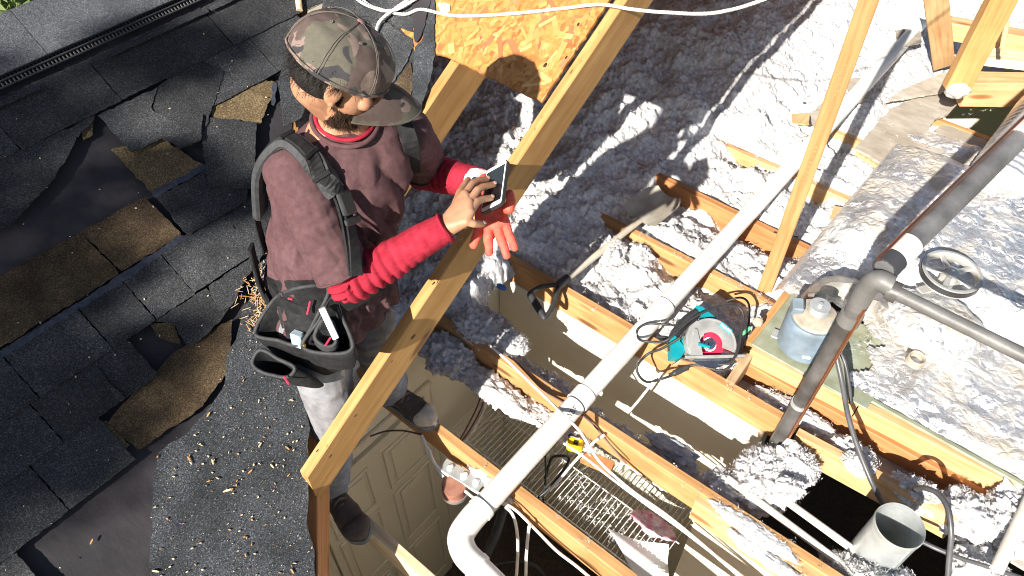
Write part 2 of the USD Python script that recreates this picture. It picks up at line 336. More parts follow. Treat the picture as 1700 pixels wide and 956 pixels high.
for i in range(capn):   # cap shingles laid along the ridge
    a = -1.4+i*.42
    roof.part('cap_shingle', prism([(-.006, .037), (-.006, .043), (.172, .047), (.205, -.03), (.197, -.032), (.165, .041)], a, a+.418, 1.436), M_CAP, under=rv)
sl = []
for x in np.arange(-1.2, 2.0, .0125): sl.append(moved(rbox(.0055, .036, .005, .001), frame(RO+A([x, 0, 0])+UR*1.418+NR*.020, [1, 0, 0], NR)))
for k in (0, .018, .034): sl.append(prism([(-.036+k, .017+k*.35), (-.036+k, .023+k*.35), (-.0325+k, .023+k*.35), (-.0325+k, .017+k*.35)], -1.25, 2.0, 1.436))
roof.part('louvre', cat(sl), mat('louvre_plastic', (.03, .03, .032), (.045, .045, .047), rough=.5), under=rv, kind='stuff')
for a, b in ((-.2, .36), (.37, .62), (.86, 1.24), (1.25, 1.5)):
    tab(a, b, 1.345, 1.365+rng.uniform(-.004, .004), h=.02, name='torn_strip')
# the back slope beyond the ridge
RT2 = RO+UR*1.62
def back(q, h): q = A(q); return RT2 + np.outer(q[:, 0], [1, 0, 0]) + np.outer(q[:, 1], [0, math.cos(TP), -math.sin(TP)]) + np.outer(np.broadcast_to(h, len(q)), [0, math.sin(TP), math.cos(TP)])
roof.part('back_slope', slab([(-4.5, .01), (3.2, .01), (3.2, 1.9), (-4.5, 1.9)], .03, lambda q, h: back(q, h-.02)), M_SHINGLE[0])

# ------------------------------------------------------------------ gable framing: rafters, sheathing (31 degrees, climbing along +X)
GP = A([.453, 1.217, .5]); gs = math.tan(math.radians(30.8)); GX = A([1, 0, gs])/math.hypot(1, gs); GN = A([-gs, 0, 1])/math.hypot(1, gs)
def gx(px, py): p = onplane(px, py, GP, GN); return ((p-GP)@GX, p[1])
def g3(q, h): q = A(q); return GP*[1, 0, 1] + np.outer(q[:, 0], GX) + np.outer(q[:, 1], [0, 1, 0]) + np.outer(np.broadcast_to(h, len(q)), GN)
def rafter(y, s0, s1, mat_, label, skew=(0, 0), seed=1, h=.14):
    o = g3([(s0, y)], -.0)[0]
    return lsingle('rafter', plank(s1-s0, .038, h, seed, skew=skew), frame(o, GX, GN), mat_, label, 'rafter')
lr = Thing('rafter', 'long golden sawn rafter slanting past the front of the man', 'rafter', g3([(0, 1.236)], 0)[0])
lr.lpart('board', plank(2.905, .038, .145, 1, skew=(gs, 0)), frame(g3([(-.005, 1.236)], 0)[0], GX, GN), W_GOLD)
M_KNOT = mat('knot', (.10, .045, .02), (.2, .09, .035), scale=60, rough=.8)
for a_, b_, r_k in ((765, 397, .006), (762, 411, .004), (686, 559, .008), (853, 212, .005), (905, 108, .007), (858, 190, .004), (548, 757, .006), (527, 748, .004), (590, 690, .005), (720, 470, .005), (800, 300, .005), (940, 95, .005), (650, 600, .004), (960, 40, .005)):
    p_ = aty(a_, b_, 1.2172); lr.part('knot', ico(p_, r_k, 1, s=(1.5, .22, 1), amp=.2, seed=a_), M_KNOT, smooth=True)
rafter(1.645, .9, 1.45, W_GOLD, 'short sawn-off golden rafter end under the flake board by the cap', seed=3, h=.17)
def valley_board():
    a = r3([rx(522, 990)], -.035)[0]; b = r3([rx(524, 420)], -.035)[0]
    d = b-a; L = np.linalg.norm(d); side = np.cross([0, 0, 1.], d/L)
    lsingle('valley_board', plank(L, .030, .19, 8), frame(a+side*.0, d, (0, 0, 1)), W_RED, 'red brown board on edge below the ragged valley lining', 'board')
valley_board()
# flake board: sheet with its big strands
def osb_extra(N, Lk):
    N['v'] = ('voronoi_texture', {'scale': 1.0, 'metric': 'manhattan', 'randomness': 1.0}); N['mv'] = ('mapping', {'scale': (36, 80, 40), 'rotation': (0, 0, .5)}); N['sc'] = ('separate_color', {})
    N['v2'] = ('voronoi_texture', {'scale': 1.0, 'metric': 'manhattan'}); N['mv2'] = ('mapping', {'scale': (90, 32, 40), 'rotation': (0, 0, -.35)})
    N['nd'] = ('noise_texture', {'scale': 14.0, 'detail': 3.0}); N['dv'] = ('vector_math', {'math_type': 'scale', 'scale': .06}); N['da'] = ('vector_math', {'math_type': 'add'})
    N['rc'] = ('rgb_ramp', {'ramp': [(0, (.26, .095, .03)), (.25, (.42, .19, .05)), (.5, (.48, .235, .07)), (.75, (.36, .145, .04)), (.93, (.54, .31, .12)), (1, (.28, .08, .05))]})
    N['rc2'] = ('rgb_ramp', {'ramp': [(0, (.75, .7, .65)), (.5, (1.05, 1.0, .95)), (1, (1.0, .9, .8))]}); N['sc2'] = ('separate_color', {}); N['mq'] = ('mix_color', {'blend_type': 'multiply', 'fac': 1.})
    N['bo'] = ('bump', {'strength': .5, 'distance': .003})
    for i, l in enumerate(Lk):
        if l[1] == 'p.base_color': Lk[i] = ('mq.result', 'p.base_color')
    Lk += [('ad.vector', 'nd.vector'), ('nd.color', 'dv.vector1'), ('dv.vector', 'da.vector1'), ('ad.vector', 'da.vector2'), ('da.vector', 'mv.vector'), ('mv.vector', 'v.vector'), ('v.color', 'sc.color'), ('sc.r', 'rc.fac'),
           ('da.vector', 'mv2.vector'), ('mv2.vector', 'v2.vector'), ('v2.color', 'sc2.color'), ('sc2.g', 'rc2.fac'), ('rc.color', 'mq.a'), ('rc2.color', 'mq.b'), ('sc.g', 'bo.height'), ('bo.normal', 'p.normal')]
M_OSB = mat('flake_board', (.6, .3, .1), (.6, .3, .1), scale=5, rough=.75, spec=.3, extra=osb_extra)
s_low = gx(745, 98)[0]
osb = Thing('flake_board_sheathing', 'orange flake board roof sheathing left in sunlight above the cap', 'sheathing', g3([(s_low, 1.5)], 0)[0])
osbM = frame(g3([(0, 0)], 0)[0], GX, GN)
oq = [(s_low, 1.262), (2.75, 1.262), (2.75, 4.6), (1.4, 4.6), gx(540, -200), gx(600, -60), (s_low-.03, 1.80), (s_low-.03, 1.72), (s_low, 1.715)]
osb.lpart('sheet', slab(oq, .011, lambda q, h: np.c_[q, h+.003], step=.2, rough=.006), osbM, M_OSB)
crng = random.Random(3)
flakes = []
for i in range(130):
    s, y = crng.uniform(s_low+.02, 2.3), crng.uniform(1.29, 1.75); a = crng.uniform(0, 3.14); l, w = crng.uniform(.03, .09), crng.uniform(.008, .024)
    c, sn = math.cos(a), math.sin(a)
    P = [(s+(u*c-v*sn)*l/2*(1 if v > 0 else .8), y+(u*sn+v*c)*w/2*(1)) for u, v in ((-1, -w/l*2), (1, -w/l*1.4), (.9, w/l*2), (-.9, w/l*2))]
    P = [(s+u*c*l/2-v*sn*w/2, y+u*sn*l/2+v*c*w/2) for u, v in ((-1, -.8), (.9, -1), (1, .9), (-.85, 1))]
    flakes.append(slab(P, .0012, lambda q, h, z=crng.uniform(.0141, .0152): np.c_[q, h*0.6+z]))
FL = [mat('flake_%s' % k, c, tuple(x*1.15 for x in c), scale=40, stretch=(1, 1, 1), rough=.7) for k, c in (('amber', (.42, .18, .05)), ('straw', (.52, .28, .10)), ('rust', (.28, .10, .035)), ('honey', (.45, .21, .06)))]
for k in range(4): stage.GetPrimAtPath(osb.lpart('wood_flakes', cat(flakes[k::4]), osbM, FL[k])).SetCustomDataByKey('kind', 'stuff')
# the gable's other slope, out of the picture, still roofed
far = Thing('far_gable_slope', 'far slope of the gable roof, still sheathed', 'roof', (3.6, 2.2, 1.4))
far.part('sheet', slab([(2.80, 1.26), (5.0, 1.30), (6.0, 1.9), (6.0, 4.6), (2.80, 4.6)], .02, lambda q, h: np.c_[q, 1.905-.6*(q[:, 0]-2.80)+h]), M_OSB)
wall('gable_end_wall', 1.9, 6.0, 4.5, 4.58, -.14, .9, 'end wall closing the far side of the attic', M_SIDING)
# shingles still lying on the gable slope behind the cap
gsh = Thing('gable_shingles', 'few dark shingles still lying on the gable slope between cap and flake board', 'shingles', g3([(gx(650, 60)[0], gx(650, 60)[1])], 0)[0])
def gpiece(Q, h, m, name='shingle_tab'):
    gsh.part(name, slab([gx(*q) for q in Q], .0045, lambda q, hh: g3(q, hh+h), rough=.007, seed=rng.randrange(99)), m)
gpiece([(540, -80), (700, -80), (705, 60), (690, 200), (600, 320), (560, 330), (530, 200)], .006, M_SHINGLE[0], 'base_shingle')
gpiece([(560, -70), (640, -60), (655, 40), (600, 30)], .012, M_SHINGLE[1])
gpiece([(640, -60), (690, -60), (690, 60), (655, 45)], .0125, M_SHINGLE[2])
gpiece([(600, 36), (652, 46), (690, 70), (684, 100), (650, 150), (600, 200), (590, 110)], .0135, M_SHINGLE[2])
gpiece([(685, 108), (690, 130), (684, 190), (655, 240), (610, 215), (652, 152)], .012, M_SHTAN)
gpiece([(690, -40), (722, -40), (717, 20), (704, 70), (694, 78), (688, 10)], .020, M_FELT, 'felt_flap')
gpiece([(724, -70), (726, 60), (724, 120), (712, 160), (694, 200), (688, 150), (694, 84), (706, 70), (718, 20), (720, -70)], .0165, M_ROLL, 'lining_strip')

# ------------------------------------------------------------------ ceiling joists
JH = .14
def joist(p, q, mat_, label, name='ceiling_joist', w=.038, h=JH, seed=0, z=0.):
    p = A([*p, z]); q = A([*q, z]); d = q-p
    return lsingle(name, plank(np.linalg.norm(d), w, h, seed, r=.002, wob=.002), frame(p, d), mat_, label, 'joist' if 'joist' in name else 'lumber')
joist((.575, 1.75), (.585, -.5), W_PALE, 'pale ceiling joist at the bottom of the picture under the right boot', seed=1)
joist((1.022, 1.75), (1.032, -.6), W_PINE, 'ceiling joist under the left boot, with the junction box on its side', seed=2)
joist((1.425, 2.4), (1.487, -.6), W_PINE, 'ceiling joist crossed by white cables with a second board nailed on its side', seed=3)
joist((1.432, .345), (1.447, -.6), W_LIGHT, 'pale board nailed to the side of a joist above the white wall', 'sister_board', seed=4, z=-.012)
joist((1.921, 2.4), (1.945, .23), W_PINE, 'ceiling joist under the shovel handle and the circular saw', seed=5)
joist((1.92, .19), (1.96, -.42), W_LIGHT, 'short cut joist between the black stack pipe and the round duct', seed=6)
joist((2.43, 2.4), (2.46, .56), W_PINE, 'joist half buried in insulation behind the circular saw', seed=7)
joist((2.89, 2.4), (2.89, .45), W_RED, 'reddish joist showing through insulation right of the shovel blade', seed=8)
joist((3.35, 2.6), (3.35, .55), W_LIGHT, 'bright joist half buried in the white insulation, farthest of the buried ones', seed=9)
joist((3.83, 2.8), (3.86, -.5), W_LIGHT, 'joist in front of the dusty plywood panel', seed=10)
joist((4.30, 2.8), (4.33, -1), W_PINE, 'joist under the far edge of the plywood panel', seed=11)

# ------------------------------------------------------------------ rooms below
ZF = -2.58; ZC = -.145
b = trimesh.creation.box((7, 7, .1)); b.apply_translation((2.6, .6, ZF-.05)); single('floor', b, M_FLOOR, 'dark carpet floor of the rooms below', 'floor', kind='structure')
wall('back_wall', .14, 2.0, 1.735, 1.835, ZF, ZC, 'beige back wall of the room below, holding the panel door')
wall('side_wall', 1.904, 2.02, .30, 1.73, ZF, ZC, 'long beige closet wall crossed by a lit stripe and a joist shadow')
wall('partition_wall', 1.452, 1.57, -1.9, .33, ZF, ZC, 'white partition wall under the joist with the nailed-on board')
wall('left_wall', .10, .205, -2.2, 1.73, ZF, -.02, 'beige wall below the roof valley')
wall('front_wall', .21, 5.8, -2.2, -2.1, ZF, ZC, 'front wall of the rooms below')
wall('outer_wall', -4.4, .09, .55, .68, -2.85, -.12, 'outside wall under the eave', M_SIDING)
wall('gable_wall', -4.4, -4.28, .7, 3.9, -2.85, .1, 'end wall of the house', M_SIDING)
wall('far_wall', 5.8, 5.92, -2.2, 4, ZF, .2, 'far end wall')
hq = [tuple(at(*q, -.15)[:2]) for q in ((1545, 215), (1590, 165), (1690, 160), (1665, 235), (1600, 236))]
b = trimesh.creation.extrude_polygon(sg.Polygon([(2.02, -2.15), (5.92, -2.15), (5.92, 4.5), (2.02, 4.5)], [hq]), .013, engine='earcut'); b.apply_translation((0, 0, -.1565)); single('ceiling_board', b, M_DRYBACK, 'ceiling drywall lying under the white insulation', 'drywall')
b = trimesh.creation.box((1.86, 2.2, .013)); b.apply_translation((1.07, 2.84, -.150)); single('ceiling_board', b, M_DRYBACK, 'ceiling drywall behind the back wall, in the dark', 'drywall')
# door
door = Thing('panel_door', 'beige six panel door with brass knob seen steeply between the man\'s boots', 'door', (.96, 1.72, ZF))
DX0, DX1, DZ = .60, 1.31, -.53; yw = 1.735
door.part('slab', rbox(DX1-DX0, .035, DZ-ZF-.02, .003, ((DX0+DX1)/2, yw-.018, (DZ+ZF)/2)), M_DOOR)
for cx in (.775, 1.135):
    for z0, z1 in ((-.64, -.98), (-1.06, -1.62), (-1.74, -2.42)):
        fr = []
        w = .25
        for (bx, bz, sx, sz) in ((cx-w/2, (z0+z1)/2, .020, z0-z1), (cx+w/2, (z0+z1)/2, .020, z0-z1), (cx, z0, w+.02, .02), (cx, z1, w+.02, .02)):
            fr.append(rbox(sx, .012, sz, .004, (bx, yw-.040, bz)))
        door.part('panel_moulding', cat(fr), M_DOOR)
        door.part('raised_panel', rbox(w-.07, .010, z0-z1-.07, .0045, (cx, yw-.0395, (z0+z1)/2)), M_DOOR)
for x in (DX0-.035, DX1+.035):
    door.part('casing', cat(rbox(.06, .018, DZ-ZF+.06, .004, (x, yw-.0095, (DZ+ZF)/2+.03)), rbox(.018, .026, DZ-ZF+.06, .004, (x+.022*(1 if x > 1 else -1), yw-.0135, (DZ+ZF)/2+.03))), M_TRIM)
door.part('head_casing', rbox(DX1-DX0+.13, .022, .06, .004, ((DX0+DX1)/2, yw-.0115, DZ+.04)), M_TRIM)
kn = door.part('knob', lathe([(0, .062), (.02, .060), (.028, .045), (.024, .03), (.011, .022), (.011, .008), (.030, .006), (.031, 0), (0, 0)], 24, frame((.665, yw-.036, -1.62), (1, 0, 0), (0, -1, 0))), M_BRASS, smooth=40)
door.part('hinge', rbox(.012, .012, .09, .003, (DX1-.0, yw-.043, -.75)), M_BRASS)
# second door casing on the left wall
cs = Thing('door_frame', 'beige door frame on the wall under the roof valley', 'door frame', (.215, 1.2, ZF))
for y in (1.62, .80): cs.part('casing', cat(rbox(.018, .065, 2.09, .004, (.215, y, ZF+1.045)), rbox(.026, .02, 2.09, .004, (.219, y+.02, ZF+1.045))), M_TRIM)
cs.part('head_casing', rbox(.02, .9, .065, .004, (.216, 1.21, ZF+2.12)), M_TRIM)
cs.part('door_leaf', rbox(.03, .74, 2.03, .004, (.217, 1.21, ZF+1.03)), M_DOOR)
# wire shelf
SH = Thing('wire_shelf', 'white wire closet shelf dusted with insulation below the white pipe', 'shelf', (1.65, .95, -.86))
M_WIRE = mat('white_wire', (.72, .70, .66), (.78, .76, .72), rough=.4)
for x, z in ((1.40, -.86), (1.402, -.90), (1.64, -.866), (1.88, -.86)): SH.part('rail', tube([(x, .40, z), (x, 1.66, z)], .0034, 8), M_WIRE)
for y in np.arange(.42, 1.66, .0254): SH.part('wire', tube([(1.40, y, -.898), (1.40, y, -.862), (1.405, y, -.856), (1.885, y, -.856)], .0022, 5), M_WIRE)
for y in (.5, 1.05, 1.6): SH.part('brace', tube([(1.41, y, -.87), (1.895, y, -1.2)], .004, 8), M_WIRE)

# ------------------------------------------------------------------ blown insulation
M_INS = mat('white_insulation', (.44, .44, .45), (.80, .80, .795), scale=55, rough=1, spec=.0, bump=.35, bscale=150, world=True, big=(.80, .78, .765), bigscale=2.2, bdist=.012)
JX = [(2.445, .60, 1.33), (2.89, .58, 1.50), (3.35, .70, 1.56), (3.845, .3, 1.2)]
def ins_h(x, y):
    p = np.c_[x, y, np.zeros(len(x))]
    h = -.035 + .12*(fbm(p*2.3, 3, 1)-.42) + .10*(fbm(p*7, 3, 2)-.5) + .045*(fbm(p*19, 3, 5)-.5) + .055*(np.abs(fbm(p*12, 3, 8)-.5)-.09)+.042*(np.abs(fbm(p*37, 3, 15)-.5)-.08)+.018*(fbm(p*75, 2, 9)-.5)
    h += .09*np.clip((y-1.45)/.5, 0, 1) + .10*np.clip((x-2.95)/.5, 0, 1)*np.clip((y-.95)/.5, 0, 1) + .05*np.clip((x-3.6)/.4, 0, 1)
    ny = (noise(p*3.1, 3)-.5)*.5
    for X, y0, y1 in JX:
        side = np.exp(-(np.maximum(0, np.abs(x-(X-.045))-.055)/.03)**2)
        g = np.clip((y-y0)/.06, 0, 1)*np.clip((y1+ny-y)/.12, 0, 1)*np.clip(1.25-1.2*noise(p*4.3, 17), 0, 1)
        h -= side*g*(.07+.09*noise(p*5, 7))
    return h
def ins_in(x, y):
    p = np.c_[x, y, np.zeros(len(x))]; n = (fbm(p*5, 3, 4)-.5)*.22
    a = (y > 1.70+n*.6)
    b = (x > 1.965+n*.2) & (y > .53+n*.3) 
    c = (x > 3.6+n) 
    d = (x > 1.45) & (x < 1.93) & (y > 1.58+n*.8)
    e = (x > 2.02) & (y < -.50+n)
    hl = at(1622, 198, -.05)
    hole = (np.abs(x-hl[0]-.55*(y-hl[1])*0) < .30) & (np.abs(y-hl[1]) < .26+n*.5)
    return (a | b | c | d | e) & (x < 6.2) & ~hole
st = .0088
gxx, gyy = np.meshgrid(np.arange(.25, 6.2, st), np.arange(-1.5, 3.3, st), indexing='ij')
X_, Y_ = gxx.ravel(), gyy.ravel(); ok = ins_in(X_, Y_); H_ = ins_h(X_, Y_)
# thin towards the edges
from scipy import ndimage
dist = ndimage.distance_transform_edt(ok.reshape(gxx.shape))*st
H_ = np.maximum(-.142 + (H_+.142)*np.clip((dist.ravel()/.05), 0.12, 1)**.6, -.142)
nx_, ny_ = gxx.shape; idx = np.arange(nx_*ny_).reshape(nx_, ny_)
q = np.stack([idx[:-1, :-1], idx[1:, :-1], idx[1:, 1:], idx[:-1, 1:]], -1).reshape(-1, 4)
q = q[ok[q].all(1)]
used = np.unique(q); re = -np.ones(len(X_), int); re[used] = np.arange(len(used))
jit = (np.c_[noise(np.c_[X_, Y_, Y_*0]*80, 21), noise(np.c_[X_, Y_, Y_*0]*60, 22)]-.5)*.014
V = np.c_[X_+jit[:, 0], Y_+jit[:, 1], H_][used]; F = re[np.vstack([q[:, [0, 1, 2]], q[:, [0, 2, 3]]])]
field = trimesh.Trimesh(V, F, process=False)
# tufts: small ragged clumps on the field and in heaps
prng = np.random.default_rng(11)
def shred_clump(seed):
    r = np.random.default_rng(seed); V, F = [], []
    for k in range(11):
        c = r.normal(size=3)*.55; d = r.normal(size=3); d /= np.linalg.norm(d); n = np.cross(d, r.normal(size=3)); n /= np.linalg.norm(n); b = np.cross(d, n)
        l, w = r.uniform(.35, 1.1), r.uniform(.05, .20); o = len(V); bend = b*r.uniform(-.3, .3)
        V += [c-d*l/2-n*w/2*.5, c-d*l/2+n*w/2*.6, c+bend-n*w/2, c+bend+n*w/2, c+d*l/2-n*w*.25, c+d*l/2+n*w*.35]
        F += [(o, o+1, o+3), (o, o+3, o+2), (o+2, o+3, o+5), (o+2, o+5, o+4)]
    return A(V), A(F)
base = [shred_clump(k) for k in range(14)]
def tufts(P, r):
    out, fs, o = [], [], 0
    for i, (p, s) in enumerate(zip(P, r)):
        v, f = base[i % 14]; Q, _ = np.linalg.qr(prng.normal(size=(3, 3)))
        out.append((v@Q)*s*1.25+p); fs.append(f+o); o += len(v)
    return trimesh.Trimesh(np.vstack(out), np.vstack(fs), process=False)
cand = prng.integers(0, len(used), 40000); cand = used[cand]
near = np.exp(-((X_[cand]-2.2)**2+(Y_[cand]-1.0)**2)/2.5)
cand = cand[prng.random(len(cand)) < .22+.78*near]
TPs = np.c_[X_[cand], Y_[cand], H_[cand]]+prng.normal(size=(len(cand), 3))*[.01, .01, .006]; TR = prng.uniform(.005, .012, len(cand))
heaps = [  # centre, radii, count of the loose heaps lying between and on the joists
    ((1.70, .20, -.09), (.15, .115, .11), 520), ((1.80, .13, -.05), (.08, .09, .08), 200), ((1.56, .30, -.12), (.10, .10, .06), 200), ((1.56, -.22, -.12), (.07, .12, .11), 300), ((1.58, -.46, -.14), (.10, .10, .09), 220),
    ((1.56, 1.50, -.11), (.11, .20, .10), 420), ((1.53, 1.33, .0), (.06, .08, .035), 160), ((1.50, 1.50, .0), (.08, .12, .05), 200), ((1.55, 1.10, -.20), (.09, .28, .05), 320), ((1.54, .72, -.20), (.07, .20, .05), 240), ((1.56, .50, -.19), (.08, .14, .06), 220), ((1.545, -.28, -.06), (.06, .10, .10), 260), ((1.60, -.36, -.10), (.10, .06, .08), 160),
    ((1.50, 1.10, -.13), (.05, .35, .03), 150), ((1.36, 1.55, -.09), (.10, .14, .07), 200), ((1.36, 1.30, -.12), (.06, .25, .05), 200), ((1.40, .98, -.14), (.05, .20, .04), 120),
    ((1.00, .98, -.07), (.02, .12, .05), 60), ((2.26, 1.33, .0), (.07, .08, .06), 160), ((2.35, 1.22, -.03), (.05, .06, .05), 130), ((2.02, -.45, -.05), (.10, .12, .09), 240), ((2.10, -.62, .0), (.16, .16, .08), 320), ((1.93, -.05, -.0), (.05, .06, .03), 70), ((2.0, -.02, -.05), (.05, .09, .05), 90), ((1.98, -.27, -.04), (.06, .10, .06), 130),
    ((1.44, .12, .0), (.035, .18, .012), 80), ((1.39, .05, -.015), (.03, .16, .015), 60), ((1.66, .10, .02), (.05, .05, .03), 60), ((2.05, .25, -.08), (.05, .2, .03), 80), ((1.85, -.55, -.08), (.10, .10, .08), 160)]
HP, HR = [], []
for c, r, n in heaps:
    n = int(n*1.7); d = prng.normal(size=(n, 3)); d /= np.linalg.norm(d, axis=1, keepdims=True); d[:, 2] = np.abs(d[:, 2])*1.0
    HP.append(A(c)+d*A(r)*prng.uniform(.82, 1.06, (n, 1))); HR.append(prng.uniform(.004, .011, n))
# scraps lying on joists, foil, plywood, shelf
for x0, x1, y0, y1, z, n in ((1.42, 1.50, -.5, 1.5, .003, 60), (1.9, 1.97, -.4, 1.3, .003, 40), (1.0, 1.05, .2, 1.2, .003, 14), (1.42, 1.86, .45, 1.5, -.855, 500), (2.43, 2.47, .6, 1.4, .004, 50), (3.33, 3.37, .7, 1.5, .004, 40), (3.8, 4.6, .3, 1.3, .085, 160), (2.2, 2.5, .1, .5, .1, 40)):
    HP.append(np.c_[prng.uniform(x0, x1, n), prng.uniform(y0, y1, n), np.full(n, z)]); HR.append(prng.uniform(.002, .011, n) if z > -.5 else prng.uniform(.004, .02, n))
tf = tufts(np.vstack([TPs]+HP), np.concatenate([TR]+HR))
single('insulation', cat(field, tf), M_INS, 'fluffy white blown insulation heaped between the ceiling joists', 'insulation', kind='stuff', smooth=True)
# solid cores so that heaps are not see-through
cores = []
for i, (c, r, n) in enumerate(heaps):
    k_ = ico((0, 0, 0), 1, 5 if n > 250 else 4, amp=.22, f=8, seed=i); u_ = k_.vertices/np.linalg.norm(k_.vertices, axis=1, keepdims=True); k_.vertices = k_.vertices*A(r)*.92+A(c); w_ = k_.vertices; rr_ = min(.02, min(r)*.35)
    k_.vertices = w_+u_*((np.abs(fbm(w_*30, 2, 3)-.5)*4.5-.4)*rr_+(np.abs(fbm(w_*70, 2, 6)-.5)*3-.3)*rr_)[:, None]; cores.append(k_)
single('insulation_heaps', cat(cores), M_INS, 'loose heaps of white insulation under their tufts', 'insulation', kind='stuff', smooth=True)
# flecks of bark and paper in the insulation
fl = []
for k in range(420):
    i = used[prng.integers(0, len(used))]
    b = rbox(prng.uniform(.004, .022), prng.uniform(.002, .007), .0015, .0004); a = prng.normal(size=(3, 3)); Qm, _ = np.linalg.qr(a); b.vertices = b.vertices@Qm*.9+[X_[i], Y_[i], H_[i]+.008]
    fl.append(b)
single('flecks', cat(fl), mat('flecks', (.22, .12, .06), (.45, .3, .17), scale=20, rough=.9), 'brown wood and paper flecks strewn over the insulation', 'debris', kind='stuff')

# ------------------------------------------------------------------ pipes
M_PVC = mat('white_pvc', (.74, .73, .69), (.80, .79, .75), scale=5, rough=.38, spec=.45, big=(.93, .91, .86), bigscale=3)
M_PVCD = mat('dusty_pvc', (.60, .57, .50), (.75, .72, .66), scale=14, rough=.6, big=(.85, .82, .76))
M_INK = mat('black_ink', (.03, .03, .035), rough=.7)
def ring(p, d, r0, r1, L, k=28): return lathe([(r0, 0), (r1, 0), (r1, L), (r0, L), (r0, 0)], k, frame(p, np.cross(d, [0.3, .2, 1.]), d))
yp, zp, rp_ = .935, .075, .0420
pvc = Thing('white_pipe', 'long thick white plastic drain pipe with an elbow crossing over the joists', 'pipe', (.75, yp, zp))
e0 = at(762, 885, zp)
yp = e0[1]; pv = lambda x: A([x, yp+(x-.75)*(.93-yp)/4.3, zp+(.02*(x-.75)/1.2)])
pvc.part('pipe_length', tube([pv(x) for x in (.80, 1.2, 1.5)], rp_, 32), M_PVC, smooth=50)
pvc.part('pipe_length', tube([pv(x) for x in (1.49, 1.7, 2.0)], rp_*.985, 32), M_PVC, smooth=50)
pvc.part('pipe_length', tube([pv(x) for x in (1.99, 2.6, 3.3, 4.2, 5.0)], rp_*.97, 32), M_PVC, smooth=50)
d_ = pv(2)-pv(1); d_ /= np.linalg.norm(d_)
pvc.part('coupling', ring(pv(1.955), d_, rp_*.9, rp_*1.14, .10), M_PVC, smooth=30)
pvc.part('coupling', ring(pv(1.42), d_, rp_*.9, rp_*1.10, .06), M_PVC, smooth=30)
el = catmull([pv(.86), pv(.80), pv(.745)+A([-.01, -.012, -.004]), pv(.715)+A([-.012, -.06, -.012]), pv(.71)+A([-.012, -.13, -.02])], 6)
pvc.part('elbow', tube(el, [rp_*1.10]*len(el), 32), M_PVC, smooth=50)
dl = el[-1]-el[-2]; dl /= np.linalg.norm(dl)
pvc.part('elbow_collar', ring(el[-1]-dl*.02, dl, rp_*.9, rp_*1.16, .022), M_PVC, smooth=30)
pvc.part('elbow_collar', ring(pv(.845), d_, rp_*.9, rp_*1.16, .022), M_PVC, smooth=30)
pvc.part('pipe_length', tube([el[-1]-dl*.01, el[-1]+dl*.9], rp_, 32), M_PVC, smooth=50)
def ontube(text, x, ang, h, bold=False, flip=1):
    t = text_mesh(text, h, .0004, bold); v = t.vertices.copy()
    th = ang + (v[:, 1]-h/2)/rp_*flip; r = rp_*1.004+v[:, 2]
    c = A([pv(x+u*flip) for u in v[:, 0]]); side = np.cross([0, 0, 1.], d_)
    t.vertices = c + r[:, None]*(np.cos(th)[:, None]*A([0, 0, 1.])+np.sin(th)[:, None]*side); t.fix_normals(); return t
pvc.part('printed_letters', ontube('NSF', 1.33, -.55, .020, True, 1), M_INK)
M_INK2 = mat('faint_ink', (.28, .28, .27), rough=.7)
pvc.part('printed_letters', cat([ontube('3" PVC 1120  ASTM D-2665  DWV', x, -.55, .011) for x in (2.25, 2.85, 3.5)]), M_INK2)
M_GLUE = mat('purple_primer', (.30, .28, .36), (.5, .48, .5), rough=.5)
pvc.part('joint_line', ring(pv(1.41), d_, rp_, rp_*1.012, .006), M_INK)

M_IRON = mat('black_iron', (.055, .052, .05), (.12, .115, .11), scale=9, rough=.42, spec=.5, bump=.12, bscale=70, big=(.7, .68, .66), bigscale=5)
M_IRON2 = mat('dusty_black_pipe', (.075, .072, .07), (.14, .135, .128), scale=7, rough=.5, spec=.5, bump=.15, bscale=60)
M_COPPER = mat('copper', (.75, .33, .18), (.85, .45, .28), scale=6, metal=1, rough=.3)
M_ALU = mat('bright_aluminium', (.66, .66, .65), (.78, .78, .77), scale=9, metal=.4, rough=.5)
M_GALV = mat('galvanised', (.46, .49, .49), (.62, .65, .64), scale=14, metal=.6, rough=.40, bump=.05, bscale=40)
p0 = at(1290, 735, -.06); pT = at(1447, 466, .95)
stack = Thing('stack_pipe', 'dark iron stack pipe leaning up from the joists with a copper line strapped to it', 'pipe', p0)
stack.part('pipe_length', tube([p0, p0*.45+pT*.55, pT], [.030, .0285, .0275], 28), M_IRON, smooth=50)
stack.part('elbow', tube(catmull([p0*.12+pT*.88, p0*.04+pT*.96, pT+A([.0, -.012, .012]), pT+A([.004, -.055, .014])], 5), .031, 28), M_IRON2, smooth=50)
pB = at(1716, 598, .945); db = pB-pT; db /= np.linalg.norm(db)
stack.part('branch_pipe', tube([pT+db*.03, pT+db*1.0], .0205, 24), M_IRON2, smooth=50)
stack.part('collar', ring(pT+db*.05, db, .02, .032, .03), M_IRON, smooth=30)
du = pT-p0; du /= np.linalg.norm(du)
stack.part('collar', ring(p0*.2+pT*.8, du, .026, .0345, .05), M_IRON2, smooth=30)
off = np.cross(du, FW); off /= np.linalg.norm(off)
sgn = 1 if (off@RT) > 0 else -1
fp = -(FW-du*(du@FW)); fp /= np.linalg.norm(fp)
stack.part('copper_line', tube([p0+off*sgn*.010+fp*.0315+du*.05, pT+off*sgn*.006+fp*.0305-du*.1], .0065, 10), M_COPPER, smooth=50)
stack.part('strap', ring(p0+du*.30, du, .026, .0325, .02), M_GALV, smooth=30)
